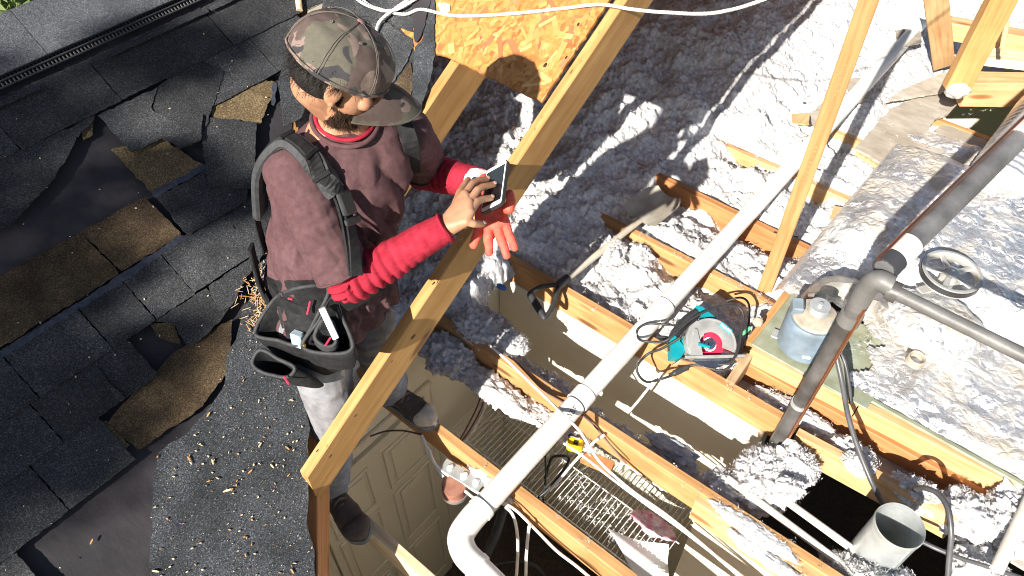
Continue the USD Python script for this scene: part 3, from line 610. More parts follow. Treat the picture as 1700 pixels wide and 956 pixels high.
stack.part('torn_label', slab([(0, 0), (.05, .01), (.06, .09), (.02, .11)], .002, lambda q, h: p0+np.outer(q[:, 0]-.02, off*sgn)+np.outer(q[:, 1], du)+np.outer(h+.037, fp)), M_ALU)
# upper sleeved pipe
u0 = at(1468, 447, .985); u1 = at(1716, 205, 1.10); dd = u1-u0; Lu = np.linalg.norm(dd); dd /= Lu
up = Thing('upper_pipe', 'fat grey black pipe with copper line and foil tape sloping out of the top right', 'pipe', u0)
up.part('pipe_length', tube([u0, u0+dd*(Lu+.8)], .034, 28), mat('grey_sleeve', (.075, .075, .08), (.15, .15, .155), scale=10, rough=.5, big=(.8, .78, .75)), smooth=50)
up.part('black_band', ring(u0+dd*.0, dd, .03, .0385, .05), M_INK, smooth=30)
up.part('foil_tape', ring(u0+dd*.055, dd, .03, .0395, .075), M_ALU, smooth=30)
up.part('pipe_end', ring(u0+dd*(Lu-.10), dd, .03, .041, .09), M_PVCD, smooth=30)
of2 = np.cross(dd, FW); of2 /= np.linalg.norm(of2); 
if of2@RT > 0: of2 = -of2
up.part('copper_line', tube([u0+of2*.036-FW*.012, u0+of2*.040-FW*.014+dd*.12, u0+of2*.042-FW*.012+dd*(Lu+.8)], .0065, 10), M_COPPER, smooth=50)
# two thin white pipes
for k, (a, b) in enumerate((((1232, 812), (1462, 985)), ((1262, 800), (1452, 938)))):
    A0, B0 = at(*a, -.05), at(*b, -.05); A0 = A0-(B0-A0)*.12
    single('thin_white_pipe', tube([A0, (A0+B0)/2, B0+(B0-A0)*(.25 if k else .1)], .0145, 18), M_PVCD, ['lower one of the two thin dusty white pipes over the dark gap', 'upper one of the two thin dusty white pipes, ending nearer the duct'][k], 'pipe', 'thin white pipes over the dark gap', smooth=50)
# round duct
dc = at(1490, 870, .17); rd = .080
duct = Thing('round_duct', 'open galvanised round duct standing up among loose insulation at lower right', 'duct', (dc[0], dc[1], -.2))
fd = frame((dc[0]-.0, dc[1], -.25), (1, 0, 0), (.06, -.02, 1))
duct.part('duct_wall', lathe([(rd*.985, .0), (rd, .0), (rd, .415), (rd*1.015, .42), (rd, .425), (rd*.985, .42), (rd*.985, 0)], 48, fd), M_GALV, smooth=40)
duct.part('rim', lathe([(rd*.98, .405), (rd*1.03, .405), (rd*1.035, .415), (rd*1.0, .422), (rd*.98, .405)], 48, fd), M_GALV, smooth=30)
duct.part('seam', tube([fd[:3, 3]+fd[:3, :3]@A([rd*1.0*math.cos(4), rd*math.sin(4), z]) for z in (.02, .4)], .004, 6), M_GALV)
# flexible duct at the right edge
f0, f1 = at(1650, 318, .13), at(1765, 150, .16); n = 150; t = np.linspace(0, 1, n)
fx = Thing('flexible_duct', 'ribbed silver flexible duct at the right edge of the picture', 'duct', f0)
fx.part('ribbed_sleeve', tube(f0+np.outer(t, f1-f0), .15+.008*np.sin(t*2*np.pi*22), 28), mat('silver_sleeve', (.6, .6, .6), (.75, .75, .75), scale=8, metal=.8, rough=.35, bump=.3, bscale=50), smooth=70)

# ------------------------------------------------------------------ house fan box with foil, motor and pulley
def foil_extra(N, Lk):
    N['fv'] = ('voronoi_texture', {'scale': 26.0, 'feature': 'distance_to_edge'}); N['fn'] = ('noise_texture', {'scale': 16.0, 'detail': 6.0, 'roughness': .7, 'distortion': 1.5}); N['fm'] = ('math', {'math_type': 'add'})
    N['fb'] = ('bump', {'strength': .8, 'distance': .016})
    N['dn'] = ('noise_texture', {'scale': 4.5, 'detail': 6.0, 'roughness': .7}); N['dr'] = ('rgb_ramp', {'ramp': [(.46, (0, 0, 0)), (.60, (1, 1, 1))]}); N['inv'] = ('math', {'math_type': 'multiply_add', 'value1': -.9, 'value3': .9})
    N['dm'] = ('mix_color', {'blend_type': 'mix', 'b': (.46, .41, .345)})
    for i, l in enumerate(Lk):
        if l[1] == 'p.base_color': Lk[i] = (l[0], 'dm.a')
    Lk += [('tc.position', 'fv.vector'), ('tc.position', 'fn.vector'), ('fv.distance', 'fm.value1'), ('fn.fac', 'fm.value2'), ('fm.value', 'fb.height'), ('fb.normal', 'p.normal'), ('tc.position', 'dn.vector'), ('dn.fac', 'dr.fac'), ('dr.color', 'dm.fac'), ('dm.result', 'p.base_color'), ('dr.color', 'inv.value2'), ('inv.value', 'p.metallic')]
M_FOIL = mat('crumpled_foil', (.74, .735, .73), (.85, .85, .85), scale=6, rough=.40, world=True, extra=foil_extra)
M_FOILD = mat('dull_foil', (.36, .34, .31), (.52, .50, .47), scale=7, rough=.42, metal=.55, world=True, bump=.5, bscale=30, big=(.8, .76, .7))
M_GREEN = mat('green_grey_plate', (.20, .23, .17), (.30, .32, .25), scale=9, rough=.6, big=(.85, .8, .7), bigscale=12)
fan = Thing('fan_box', 'crumpled foil covered whole house fan box in a lumber frame at right', 'fan box', (2.9, -.1, 0))
def board(name, p, q, w, h, m, seed=0):
    p = A(p, float); q = A(q, float); fan.lpart(name, plank(np.linalg.norm(q-p), w, h, seed), frame(p, q-p), m)
board('frame_board', (2.135, .515, .05), (2.165, .06, .05), .038, .085, W_LIGHT, 1)
board('frame_board', (2.166, .055, .047), (2.20, -.56, .047), .038, .10, W_LIGHT, 2)
board('lower_board', (2.125, .52, -.034), (2.165, -.6, -.05), .03, .12, W_RED, 3)
board('frame_board', (1.945, .505, .020), (2.115, .515, .025), .038, .10, W_DUST, 4)
board('frame_board', (2.15, .537, .05), (3.7, .56, .05), .038, .085, W_PINE, 5)
fan.part('motor_plate', rbox(.40, .50, .012, .002, (2.335, .275, .060)), M_GREEN)
fan.part('plate_edge', rbox(.02, 1.06, .014, .002, (2.195, -.03, .055)), M_GREEN)
# foil over the box
gx2, gy2 = np.meshgrid(np.arange(2.20, 4.05, .013), np.arange(-1.35, .60, .013), indexing='ij'); x, y = gx2.ravel(), gy2.ravel()
p3 = np.c_[x, y, 0*x]
def foil_h(x, y):
    p3 = np.c_[x, y, 0*x]
    h = .075+.035*(fbm(p3*4, 3, 3)-.5)
    hump = np.clip((x-2.72)/.22, 0, 1); hump = hump*hump*(3-2*hump); hb = np.clip((3.80-x)/.30, 0, 1); hb = np.sqrt(1-(1-hb)**2)
    hy = np.clip((.60-y)/.22, 0, 1); hy = np.sqrt(np.maximum(0, 1-(1-hy)**2))
    h += .13*hump*hb*hy
    h = h*np.clip((.62-y)/.05, .0, 1)
    h += (.028*np.abs(noise(p3*[7, 9, 1]+fbm(p3*3, 2, 1)[:, None]*2, 4)-.5) + .030*np.abs(noise(p3*[17, 12, 1], 6)-.5)+.014*np.abs(noise(p3*[36, 30, 1], 9)-.5))
    edge = np.clip((x-2.20)/.05, 0, 1)
    return .064+(h-.064)*(.25+.75*edge)
h = foil_h(x, y)
# an opening on the motor plate
cut = (x < 2.46) & (y > .13+.03*np.sin(x*40)) | ((x-2.40)**2+(y-.30)**2 < .15**2)
fi = np.arange(len(x)).reshape(gx2.shape); q = np.stack([fi[:-1, :-1], fi[1:, :-1], fi[1:, 1:], fi[:-1, 1:]], -1).reshape(-1, 4); q = q[~cut[q].any(1)]
fan.part('foil_cover', trimesh.Trimesh(np.c_[x, y, h], np.vstack([q[:, [0, 1, 2]], q[:, [0, 2, 3]]])), M_FOIL, smooth=55)
# torn foil hood round the motor
ang = np.linspace(-.9, 2.75, 40); prof = [(.165, .065), (.185, .12), (.19, .17), (.165, .215), (.125, .225)]
Vh = []; 
for i, a in enumerate(ang):
    for j, (r, z) in enumerate(prof):
        w = 1+.12*(noise(A([[i*.25, j*.8, 1.]]), 5)[0]-.5); Vh.append((2.435+r*w*math.cos(a), .285+r*w*math.sin(a), z*w))
k = len(prof); Fh = [(i*k+j, i*k+j+1, (i+1)*k+j+1) for i in range(len(ang)-1) for j in range(k-1)]+[(i*k+j, (i+1)*k+j+1, (i+1)*k+j) for i in range(len(ang)-1) for j in range(k-1)]
hv, hf = trimesh.remesh.subdivide(A(Vh), A(Fh)); hv = hv + (np.c_[[noise(hv*26, s) for s in (1, 2, 3)]].T-.5)*.022
fan.part('torn_foil_hood', trimesh.Trimesh(hv, hf), M_FOILD, smooth=60)
M_MOTOR = mat('blue_grey_paint', (.13, .18, .23), (.20, .26, .32), scale=8, rough=.42, big=(.85, .8, .74), bigscale=16)
M_DUST = mat('dusty_tan_metal', (.26, .22, .17), (.40, .35, .28), scale=22, rough=.85)
mo = at(1333, 572, .07)
motor = Thing('fan_motor', 'blue grey electric motor with dusty top standing on the green plate', 'motor', mo)
mf = frame(mo, (1, .2, 0))
motor.part('housing', lathe([(0, 0), (.098, 0), (.108, .012), (.108, .165), (.098, .180), (0, .180)], 40, mf), M_MOTOR, smooth=35)
motor.part('end_bell', lathe([(.0, .1805), (.09, .1805), (.085, .192), (.05, .200), (.03, .206), (0, .206)], 36, mf), M_DUST, smooth=35)
for a in (4.2, 5.2, 3.4): 
    motor.part('vent_slot', moved(rbox(.034, .010, .014, .003), frame(mf[:3, 3]+mf[:3, :3]@A([.107*math.cos(a), .107*math.sin(a), .05]), mf[:3, :3]@A([-math.sin(a), math.cos(a), 0]))), M_ALU if a < 4 else M_INK)
motor.part('shaft', lathe([(0, .2), (.009, .2), (.009, .262), (0, .262)], 16, mf), M_GALV)
motor.part('pulley', lathe([(.01, .218), (.040, .218), (.040, .224), (.030, .230), (.030, .238), (.040, .244), (.040, .252), (.01, .252), (.01, .218)], 32, mf), M_GALV, smooth=30)
motor.part('mount', cat(moved(rbox(.05, .26, .006, .002), frame(mo+A([-.0, 0, .004]), (1, .2, 0))), moved(rbox(.03, .05, .06, .004), frame(mo+A([.10, .05, .03]), (1, .2, 0)))), M_GALV)
motor.part('wiring_box', moved(rbox(.06, .045, .05, .006), frame(mo+A([-.02, .075, .205]), (1, .6, .2))), M_MOTOR)
motor.part('wood_block', moved(rbox(.02, .045, .05, .002), frame(mo+A([.02, .02, .225]), (1, .9, .1))), W_LIGHT)
# big pulley wheel
pc = at(1578, 455, .27)
M_WHEEL = mat('cast_wheel', (.48, .47, .43), (.60, .58, .54), scale=12, metal=.6, rough=.5, bump=.15)
wheel = Thing('pulley_wheel', 'large spoked grey metal pulley wheel lying over the foil cover', 'pulley', pc)
wf = frame(pc, (1, .3, .02), (-.06, -.05, 1))
R = .118
wheel.part('rim', lathe([(R*.86, .012), (R*.90, .02), (R, .02), (R*1.0, .014), (R*.93, .004), (R*.93, -.004), (R, -.014), (R, -.02), (R*.90, -.02), (R*.86, -.012), (R*.86, .012)], 56, wf), M_WHEEL, smooth=35)
wheel.part('belt', lathe([(R*.93, .006), (R*1.015, .013), (R*1.015, -.013), (R*.93, -.006), (R*.93, .006)], 56, wf), mat('rubber_belt', (.02, .02, .022), rough=.6), smooth=30)
wheel.part('hub', lathe([(0, .026), (.016, .026), (.030, .018), (.034, -.02), (0, -.02)], 28, wf), M_WHEEL, smooth=35)
for k in range(5):
    a = k*2*math.pi/5+.35; c, s_ = math.cos(a), math.sin(a); P = [wf[:3, 3]+wf[:3, :3]@A([r*math.cos(a+b), r*math.sin(a+b), zz]) for r, b, zz in ((.018, 0, .01), (.05, .05, .004), (.08, .06, .002), (R*.89, .0, .004))]
    wheel.part('spoke', tube(catmull(P, 4), [.012]*4*3+[.010], 10, sx=.5, upv=wf[:3, 2]), M_WHEEL, smooth=60)
wheel.part('shaft', lathe([(0, .035), (.010, .035), (.010, -.14), (0, -.14)], 16, wf), M_GALV)
wheel.part('bearing_bracket', cat(moved(rbox(.26, .04, .012, .003), frame(pc+A([0, 0, -.06]), (1, -.6, 0))), moved(rbox(.05, .05, .06, .006), frame(pc+A([0, 0, -.055]), (1, -.6, 0)))), M_WHEEL)
# pillow of white insulation wrap under the wheel
single('foil_pillow', ico(at(1545, 535, .16), 1, 4, s=(.15, .2, .075), amp=.22, f=7, seed=4), M_FOIL, 'bulging torn foil bag under the front of the pulley wheel', 'foil bag', smooth=True)
gr = at(1517, 600, .12)
single('cup_ring', lathe([(.026, 0), (.034, 0), (.034, .03), (.030, .036), (.026, .03), (.026, 0)], 24, frame(gr, (1, 0, .1), (-.2, -.1, 1))), M_DUST, 'small round tan fitting poking through the foil cover', 'fitting', smooth=30)
# ------------------------------------------------------------------ truss lumber and panels at upper right
def lumber(name, p, q, w, h, m, label, up=(0, 0, 1), seed=0, catg='lumber', skew=(0, 0)):
    p = A(p, float); q = A(q, float); return lsingle(name, plank(np.linalg.norm(q-p), w, h, seed, skew=skew), frame(p, q-p, up), m, label, catg)
pb = A([2.513, .644, -.06])
tpost = Thing('truss_post', 'upright orange two by four with red stamp marks beside the white pipe', 'post', pb)
tpM = frame(pb, A([.02, .0, 1.75]), (-1, -.25, 0)); tpost.lpart('post', plank(1.75, .062, .036, 21), tpM, W_ORANGE)
mk = []; mr = random.Random(6)
for x0, x1 in ((.52, .60), (.68, .86), (.92, .95), (1.02, 1.22)):
    x = x0
    while x < x1:
        w = mr.uniform(.008, .02); mk.append(slab([(x, -.007+mr.uniform(-.004, .003)), (x+w*.6, -.007), (x+w*.5, .007+mr.uniform(-.003, .004)), (x, .005)], .0006, lambda q, h: np.c_[q, h+.0012], rough=.003, seed=mr.randrange(99))); x += w*1.35
tpost.lpart('red_stamp', cat(mk), tpM, mat('red_stamp', (.40, .13, .06), (.50, .22, .09), scale=200, rough=.8)); stage.GetPrimAtPath(tpost.path+'/red_stamp').SetCustomDataByKey('kind', 'stuff')
eB = at(1590, 150, .50)
hb = Thing('hanging_post', 'sawn-off post hanging from above at upper right with a grey torn wrap on its end', 'post', eB)
hbM = frame(eB, (.0, -.02, 1), (-.9, -.5, 0))
hb.lpart('post', plank(1.5, .112, .07, 22, skew=(.2, 0)), hbM, W_GOLD)
hb.part('torn_wrap', moved(ico((0, 0, 0), 1, 3, s=(.045, .058, .036), amp=.3, f=8, seed=2), frame(eB+A([.012, .005, .0]), (0, 0, 1), (-.9, -.5, 0))), mat('grey_wrap', (.28, .265, .24), (.42, .40, .36), scale=20, rough=.9), smooth=True)
pC = at(1568, 112, .10)
lumber('leaning_board', pC, at(1552, -25, .75), .115, .035, W_LIGHT, 'flat pale board leaning upright left of the hanging post', up=(-.9, -.45, .1), seed=23, catg='board')
lumber('cross_beam', at(1578, 32, .42), at(1740, 62, .42), .09, .10, W_LIGHT, 'topmost of the three stacked cross beams at the upper right edge', seed=24, catg='beam')
lumber('cross_beam', at(1614, 84, .36), at(1740, 98, .36), .12, .05, W_PALE, 'middle pale cross beam at the upper right edge', seed=25, catg='beam')
lumber('cross_beam', at(1606, 128, .26), at(1740, 130, .26), .12, .15, W_LIGHT, 'lowest thick cross beam at the upper right edge, behind the hanging post', seed=26, catg='beam')
lumber('splinter', at(1663, 92, .47), at(1672, 35, .62), .022, .012, W_LIGHT, 'thin upright splinter of wood between the upper cross beams', up=(-1, 0, 0), seed=27, catg='splinter')
M_PLY = mat('dusty_plywood', (.30, .265, .215), (.44, .39, .33), scale=9, rough=.85, stretch=(3, 1, 1), bump=.15, big=(.8, .77, .73), bigscale=4, pos=(.3, .7))
plyq = [at(*q, .085)[:2] for q in ((1420, 246), (1480, 178), (1545, 150), (1592, 166), (1578, 186), (1552, 196), (1540, 216), (1552, 219), (1562, 206), (1585, 212), (1640, 232), (1650, 250), (1585, 338))]
ply = Thing('plywood_panel', 'dusty tan plywood panel lying over the far joists at right', 'plywood', (*np.mean(plyq, 0), .08))
ply.part('panel', slab(plyq, .016, lambda q, h: np.c_[q, h+.068], rough=.012, seed=3), M_PLY)
ply.part('panel_edge', slab([at(*q, .07)[:2] for q in ((1422, 250), (1428, 244), (1590, 336), (1578, 346))], .02, lambda q, h: np.c_[q, h+.04]), W_LIGHT)
sq = [at(*q, .12)[:2] for q in ((1470, 168), (1500, 150), (1560, 128), (1640, 118), (1720, 118), (1720, 128), (1640, 134), (1590, 150), (1540, 160))]
single('bent_strip', slab(sq, .012, lambda q, h: np.c_[q, h+.115+.02*np.sin(q[:, 0]*3)], rough=.008), M_PLY, 'bent torn strip of plywood lying under the hanging post', 'strip')
for k, (Q, z, lab) in enumerate(((((1405, 135), (1440, 128), (1445, 165), (1412, 175)), .12, 'small tan scrap of panel half buried left of the far pipe end'), (((1485, 52), (1525, 48), (1530, 72), (1492, 80)), .16, 'tan paper scrap in the far insulation at the top'), (((1345, 190), (1375, 160), (1385, 205), (1352, 215)), .12, 'grey scrap of board behind the upright two by four'), (((1315, 192), (1342, 188), (1345, 208), (1318, 206)), .13, 'small orange wood scrap in bright insulation'), (((1385, 345), (1430, 350), (1400, 375), (1375, 365)), .03, 'bright wood offcut beside the foil hump'))):
    single('scrap', slab([at(*q, z)[:2] for q in Q], .008, lambda q, h, z=z: np.c_[q, h+z], rough=.012, seed=k), [M_PLY, M_PLY, M_PLY, W_LIGHT, W_LIGHT][k], lab, 'scrap')

# ------------------------------------------------------------------ circular saw, lying on its motor side
M_TEAL = mat('teal_plastic', (.0, .20, .235), (.005, .25, .285), scale=6, rough=.42, big=(.85, .85, .85), bigscale=14)
M_BLK = mat('black_plastic', (.018, .018, .02), (.03, .03, .032), scale=30, rough=.45, bump=.1)
M_RUB = mat('black_rubber', (.022, .022, .023), (.035, .035, .036), scale=40, rough=.55)
M_GUARD = mat('cast_guard', (.42, .42, .40), (.55, .55, .53), scale=12, metal=.55, rough=.42, bump=.05, big=(.85, .84, .82), bigscale=12)
M_RED = mat('red_blade', (.52, .015, .045), (.62, .03, .07), scale=10, rough=.35, spec=.6)
M_CHROME = mat('chrome', (.7, .7, .7), (.8, .8, .8), metal=1, rough=.18)
M_LABEL = mat('white_print', (.8, .8, .8), rough=.5)
M_LBLUE = mat('blue_print', (.03, .30, .38), rough=.5)
so = at(1177, 572, .115)
dz = A([-.45, -.18, 1.0]); dz /= np.linalg.norm(dz)
# local x follows the base plate: to the right in the picture
bx = at(1240, 590, .1)-at(1140, 592, .12); SF = frame(so, bx, dz)
saw = Thing('circular_saw', 'teal and black circular saw with red blade lying across a joist', 'saw', so)
def sp(name, m, mt, smooth=30, under=None, at_=(0, 0, 0)): 
    m = m.copy(); m.apply_translation(at_); return saw.part(name, moved(m, SF), mt, smooth=smooth, under=under)
def arc(r0, r1, a0, a1, z0, z1, k=40):
    t = np.linspace(a0, a1, k); P = np.r_[np.c_[r1*np.cos(t), r1*np.sin(t)], np.c_[r0*np.cos(t[::-1]), r0*np.sin(t[::-1])]]
    m = trimesh.creation.extrude_polygon(sg.Polygon(P), z1-z0, engine='earcut'); m.apply_translation((0, 0, z0)); return m
sp('blade', lathe([(0, .0), (.090, .0), (.092, .001), (.090, .002), (0, .002)], 60), M_RED)
teeth = [moved(rbox(.006, .005, .0022, .0005), frame((.0915*math.cos(a), .0915*math.sin(a), .001), (math.cos(a+.5), math.sin(a+.5), 0))) for a in np.linspace(0, 2*np.pi, 24, endpoint=False)]
sp('blade_teeth', cat(teeth), M_CHROME)
# upper guard: a dished half cover
gp = [(.046, .030), (.075, .034), (.100, .030), (.108, .018), (.108, -.03), (.104, -.03), (.104, .016), (.097, .026), (.075, .030), (.046, .026), (.046, .030)]
gu = trimesh.creation.revolve(A(gp), angle=math.radians(235), sections=48); gu.apply_transform(trimesh.transformations.rotation_matrix(math.radians(-25), (0, 0, 1)))
gd = sp('upper_guard', gu, M_GUARD, 40)
sp('guard_rib', arc(.098, .103, -.3, 3.3, .029, .033), M_GUARD, under=gd)
sp('guard_plate', moved(slab([(-.105, -.01), (-.03, .03), (-.02, .06), (-.05, .095), (-.085, .07), (-.105, .03)], .01, lambda q, h: np.c_[q, h+.022]), np.eye(4)), M_GUARD)
sp('arbor', lathe([(0, .026), (.010, .026), (.012, .022), (.012, .016), (.022, .014), (.022, .002), (0, .002)], 24), M_CHROME)
sp('hub_ring', lathe([(.024, .0025), (.029, .0025), (.029, .0035), (.024, .0035), (.024, .0025)], 40), M_LABEL)
sp('lever', tube([(-.060, -.005, .036), (-.035, -.012, .036), (-.012, -.016, .034)], [.009, .008, .006], 12), M_TEAL, 50)
sp('lower_guard', moved(arc(.06, .100, 3.45, 5.9, .002, .008), np.eye(4)), M_CHROME)
sp('base_plate', rbox(.27, .006, .115, .002, (.0, -.060, -.035)), M_CHROME)
sp('base_lip', rbox(.25, .012, .012, .002, (.01, -.056, .026)), M_GUARD)
sp('base_slot', rbox(.17, .004, .012, .001, (.0, -.0555, .012)), M_BLK)
# maker's plate
lp = sp('name_plate', moved(rbox(.056, .022, .002, .0008), frame((.066, .060, .0345), (math.cos(-.72), math.sin(-.72), 0))), M_LBLUE)
tm = text_mesh('Makita', .012, .0006, True); tm.apply_translation((-tm.bounds[1][0]/2, -.006, 0))
sp('letters', moved(tm, frame((.066, .060, .0362), (math.cos(-.72), math.sin(-.72), 0))), M_LABEL, False, under=lp)
# motor housing and handles behind
sp('motor_housing', lathe([(0, -.15), (.038, -.15), (.045, -.14), (.046, -.05), (.052, -.035), (.052, -.02), (0, -.02)], 32), M_TEAL, 40, at_=(-.02, .01, 0))
hb_ = [(-.150, -.02), (-.140, .035), (-.112, .075), (-.070, .115), (-.030, .140), (.0, .150)]
sp('handle_grip', tube(catmull([(x, y, -.02) for x, y in hb_], 5), [.018]*2+[.021]*22+[.016]*2, 16), M_BLK, 60)
sp('handle_top', slab([(-.035, .165), (-.010, .160), (.045, .108), (.035, .095), (.008, .100), (-.012, .118), (-.03, .150)], .045, lambda q, h: np.c_[q, h-.038]), M_TEAL)
sp('handle_loop', tube(catmull([(-.125, -.01, -.02), (-.085, .03, -.018), (-.055, .052, -.018), (-.02, .085, -.018), (.01, .118, -.02)], 5), [.016]*21, 14), M_TEAL, 60)
sp('trigger', tube([(-.085, .062, -.018), (-.055, .09, -.018), (-.03, .11, -.018)], [.010, .012, .009], 10), M_BLK, 60)
sp('rear_housing', slab([(-.165, -.055), (-.13, -.058), (-.10, -.02), (-.125, .02), (-.145, .045), (-.163, .02)], .05, lambda q, h: np.c_[q, h-.045]), M_TEAL)
sp('cord_boot', tube([(-.155, .028, -.01), (-.185, .034, -.006), (-.215, .038, 0)], [.010, .0095, .007], 12), M_RUB, 60)
sp('depth_arm', moved(slab([(-.095, -.05), (-.045, -.05), (-.055, .055), (-.065, .06)], .006, lambda q, h: np.c_[q, h+.033]), np.eye(4)), M_GUARD)
# saw cord and extension lead
L3 = lambda *Q: catmull([at(a, b, z) for a, b, z in Q], 7)
cord = L3((1112, 540, .16), (1078, 537, .15), (1060, 545, .14), (1058, 558, .13), (1068, 566, .16), (1100, 567, .17), (1118, 556, .19), (1150, 528, .21), (1190, 510, .21), (1222, 508, .19), (1234, 522, .17), (1232, 545, .15), (1225, 580, .14), (1212, 602, .13), (1192, 605, .12))
single('saw_cord', tube(cord, .0052, 10), M_RUB, 'black power cord looping over the saw and round the white pipe', 'cord', smooth=60)
cord2 = L3((1130, 560, .19), (1100, 578, .12), (1075, 588, .06), (1058, 608, .04), (1062, 625, .0), (1075, 634, -.05), (1095, 630, .03), (1118, 622, .03), (1140, 610, .03), (1160, 606, .04), (1195, 615, .04), (1215, 605, .05), (1225, 580, .06))
single('extension_cord', tube(cord2, .0055, 10), M_RUB, 'black extension cord drooping off the joist into the bay by the saw', 'cord', smooth=60)
single('cord_plug', tube(L3((1112, 623, .035), (1125, 617, .038), (1142, 610, .038)), [.009]*4+[.013]*6+[.011]*5, 14), M_RUB, 'black plug joint of the cord lying on the joist below the saw', 'plug', smooth=60)
single('saw_cord', tube(L3((1205, 500, .06), (1230, 494, .08), (1243, 505, .08), (1243, 535, .06), (1238, 565, .03), (1236, 578, .0)), .005, 10), M_RUB, 'thin dark cable bowed round the upper right of the saw', 'cord', smooth=60)
ge = at(1243, 546, .07); gd2 = at(1258, 534, .09)-ge
single('wire_end', cat(tube([ge-gd2*1.2, ge+gd2*.2], .008, 12)), mat('green_plastic', (.10, .42, .20), rough=.5), 'small green cable end beside the fan motor', 'cable end', smooth=50)
single('wire_end', ico(at(1258, 534, .09), .022, 2, amp=.3, f=9), M_DUST, 'dusty wire knob next to the green cable end', 'cable end', smooth=True)

# ------------------------------------------------------------------ shovel
M_SHAFT = mat('shovel_shaft', (.42, .38, .31), (.56, .51, .42), scale=10, rough=.6, stretch=(1, 1, 1), big=(.85, .82, .78))
sh0, sh1 = at(932, 470, .05), at(1052, 374, .03); dsh = sh1-sh0; Ls = np.linalg.norm(dsh); dsh /= Ls
shovel = Thing('shovel', 'shovel with black D handle lying on the joist, blade buried in insulation', 'shovel', sh0)
shovel.part('shaft', tube([sh0-dsh*.01, sh1+dsh*.08], .0165, 18), M_SHAFT, smooth=50)
shovel.part('socket', tube([sh0-dsh*.03, sh0+dsh*.0, sh0+dsh*.045], [.018, .0215, .020], 18), M_RUB, smooth=50)
sh_side = at(903, 526, .035)-at(880, 489, .045); sh_side /= np.linalg.norm(sh_side)
gA, gB = at(880, 489, .045), at(903, 526, .03)
st0 = sh0-dsh*.035
shovel.part('fork_arm', tube(catmull([sh0-dsh*.01, st0-dsh*.01-sh_side*.02, (st0+gA)/2-sh_side*.025, gA-sh_side*.006, gA+sh_side*.012], 5), [.011]*15+[.010]*6, 12), M_RUB, smooth=60)
shovel.part('fork_arm', tube(catmull([sh0-dsh*.01, st0-dsh*.01+sh_side*.02, (st0+gB)/2+sh_side*.025, gB+sh_side*.006, gB-sh_side*.012], 5), [.011]*15+[.010]*6, 12), M_RUB, smooth=60)
shovel.part('grip', tube([gA-sh_side*.008, gA+sh_side*.006, (gA+gB)/2, gB-sh_side*.006, gB+sh_side*.008], [.012, .0165, .0175, .0165, .012], 18), M_RUB, smooth=50)
# blade
bo = sh1+dsh*.03+A([0, 0, -.0]); side = np.cross([0, 0, 1.], dsh); side /= np.linalg.norm(side); upb = np.cross(dsh, side)
ug, vg = np.meshgrid(np.linspace(0, .26, 16), np.linspace(-.105, .105, 13), indexing='ij'); u, v = ug.ravel(), vg.ravel()
zz = .028*(v/.105)**2+.02*np.exp(-(v/.02)**2)*np.clip(1-u/.12, 0, 1); vv = v*(1-.35*np.clip((u-.17)/.09, 0, 1)**2)
bv = bo+np.outer(u, dsh)+np.outer(vv, side)+np.outer(zz+.015, upb)
bi = np.arange(16*13).reshape(16, 13); q = np.stack([bi[:-1, :-1], bi[1:, :-1], bi[1:, 1:], bi[:-1, 1:]], -1).reshape(-1, 4); bf = np.vstack([q[:, [0, 1, 2]], q[:, [0, 2, 3]]])
shovel.part('blade', trimesh.Trimesh(np.vstack([bv, bv-upb*.003]), np.vstack([bf, bf[:, ::-1]+len(bv)])), mat('dusty_steel', (.34, .31, .25), (.50, .46, .39), scale=9, metal=.1, rough=.6, big=(.75, .72, .7), bigscale=8), smooth=50)

# ------------------------------------------------------------------ cables
M_NM = mat('white_cable', (.66, .65, .60), (.78, .77, .73), scale=10, rough=.45)
M_BRN = mat('purple_brown_wire', (.10, .045, .05), (.16, .07, .07), scale=10, rough=.5)
def cable(name, Q, r, m, lab, k=8): single(name, tube(L3(*Q), r, k), m, lab, 'cable', smooth=60)
cable('white_cable', ((812, 572, .03), (846, 602, .03), (885, 640, .03), (915, 668, .06), (937, 690, .16), (962, 715, .10), (985, 752, .02), (1004, 775, -.01), (1050, 815, -.05), (1100, 850, -.10), (1150, 890, -.14), (1260, 985, -.2)), .006, M_NM, 'long white cable crossing over the white pipe and on to the lower right')
cable('white_cable', ((880, 690, -.12), (925, 728, -.10), (965, 755, -.06), (1010, 790, -.08), (1070, 835, -.12), (1130, 878, -.16), (1250, 970, -.22)), .0055, M_NM, 'white cable running alongside the long one above the wire shelf')
cable('white_cable', ((1003, 722, .005), (985, 735, -.05), (955, 765, -.10), (930, 795, -.13), (912, 815, -.15)), .006, M_NM, 'short white cable stub hanging from the joist over the wire shelf')
cable('white_cable', ((700, 722, -.02), (712, 750, -.05), (725, 775, -.06), (736, 792, -.07)), .006, M_NM, 'white cable running down into the junction box from the boot')
cable('white_cable', ((712, 745, -.03), (722, 770, -.05), (738, 785, -.06), (745, 790, -.07)), .005, M_NM, 'second white cable entering the junction box')
cable('white_cable', ((772, 815, -.09), (790, 828, -.09), (812, 832, -.08), (838, 836, -.03)), .006, M_NM, 'white cable leaving the junction box below the white pipe')
cable('white_cable', ((770, 802, -.08), (790, 816, -.07), (815, 828, -.06), (838, 838, -.03)), .006, M_NM, 'upper white cable between junction box and the pipe')
cable('white_cable', ((838, 840, -.03), (852, 856, -.05), (859, 890, -.14), (859, 930, -.26), (855, 985, -.4)), .0062, M_NM, 'left one of the two white cables hanging down beside the elbow')
cable('white_cable', ((880, 868, -.04), (877, 885, -.07), (874, 920, -.18), (872, 985, -.35)), .0062, M_NM, 'right one of the two white cables hanging down beside the elbow')
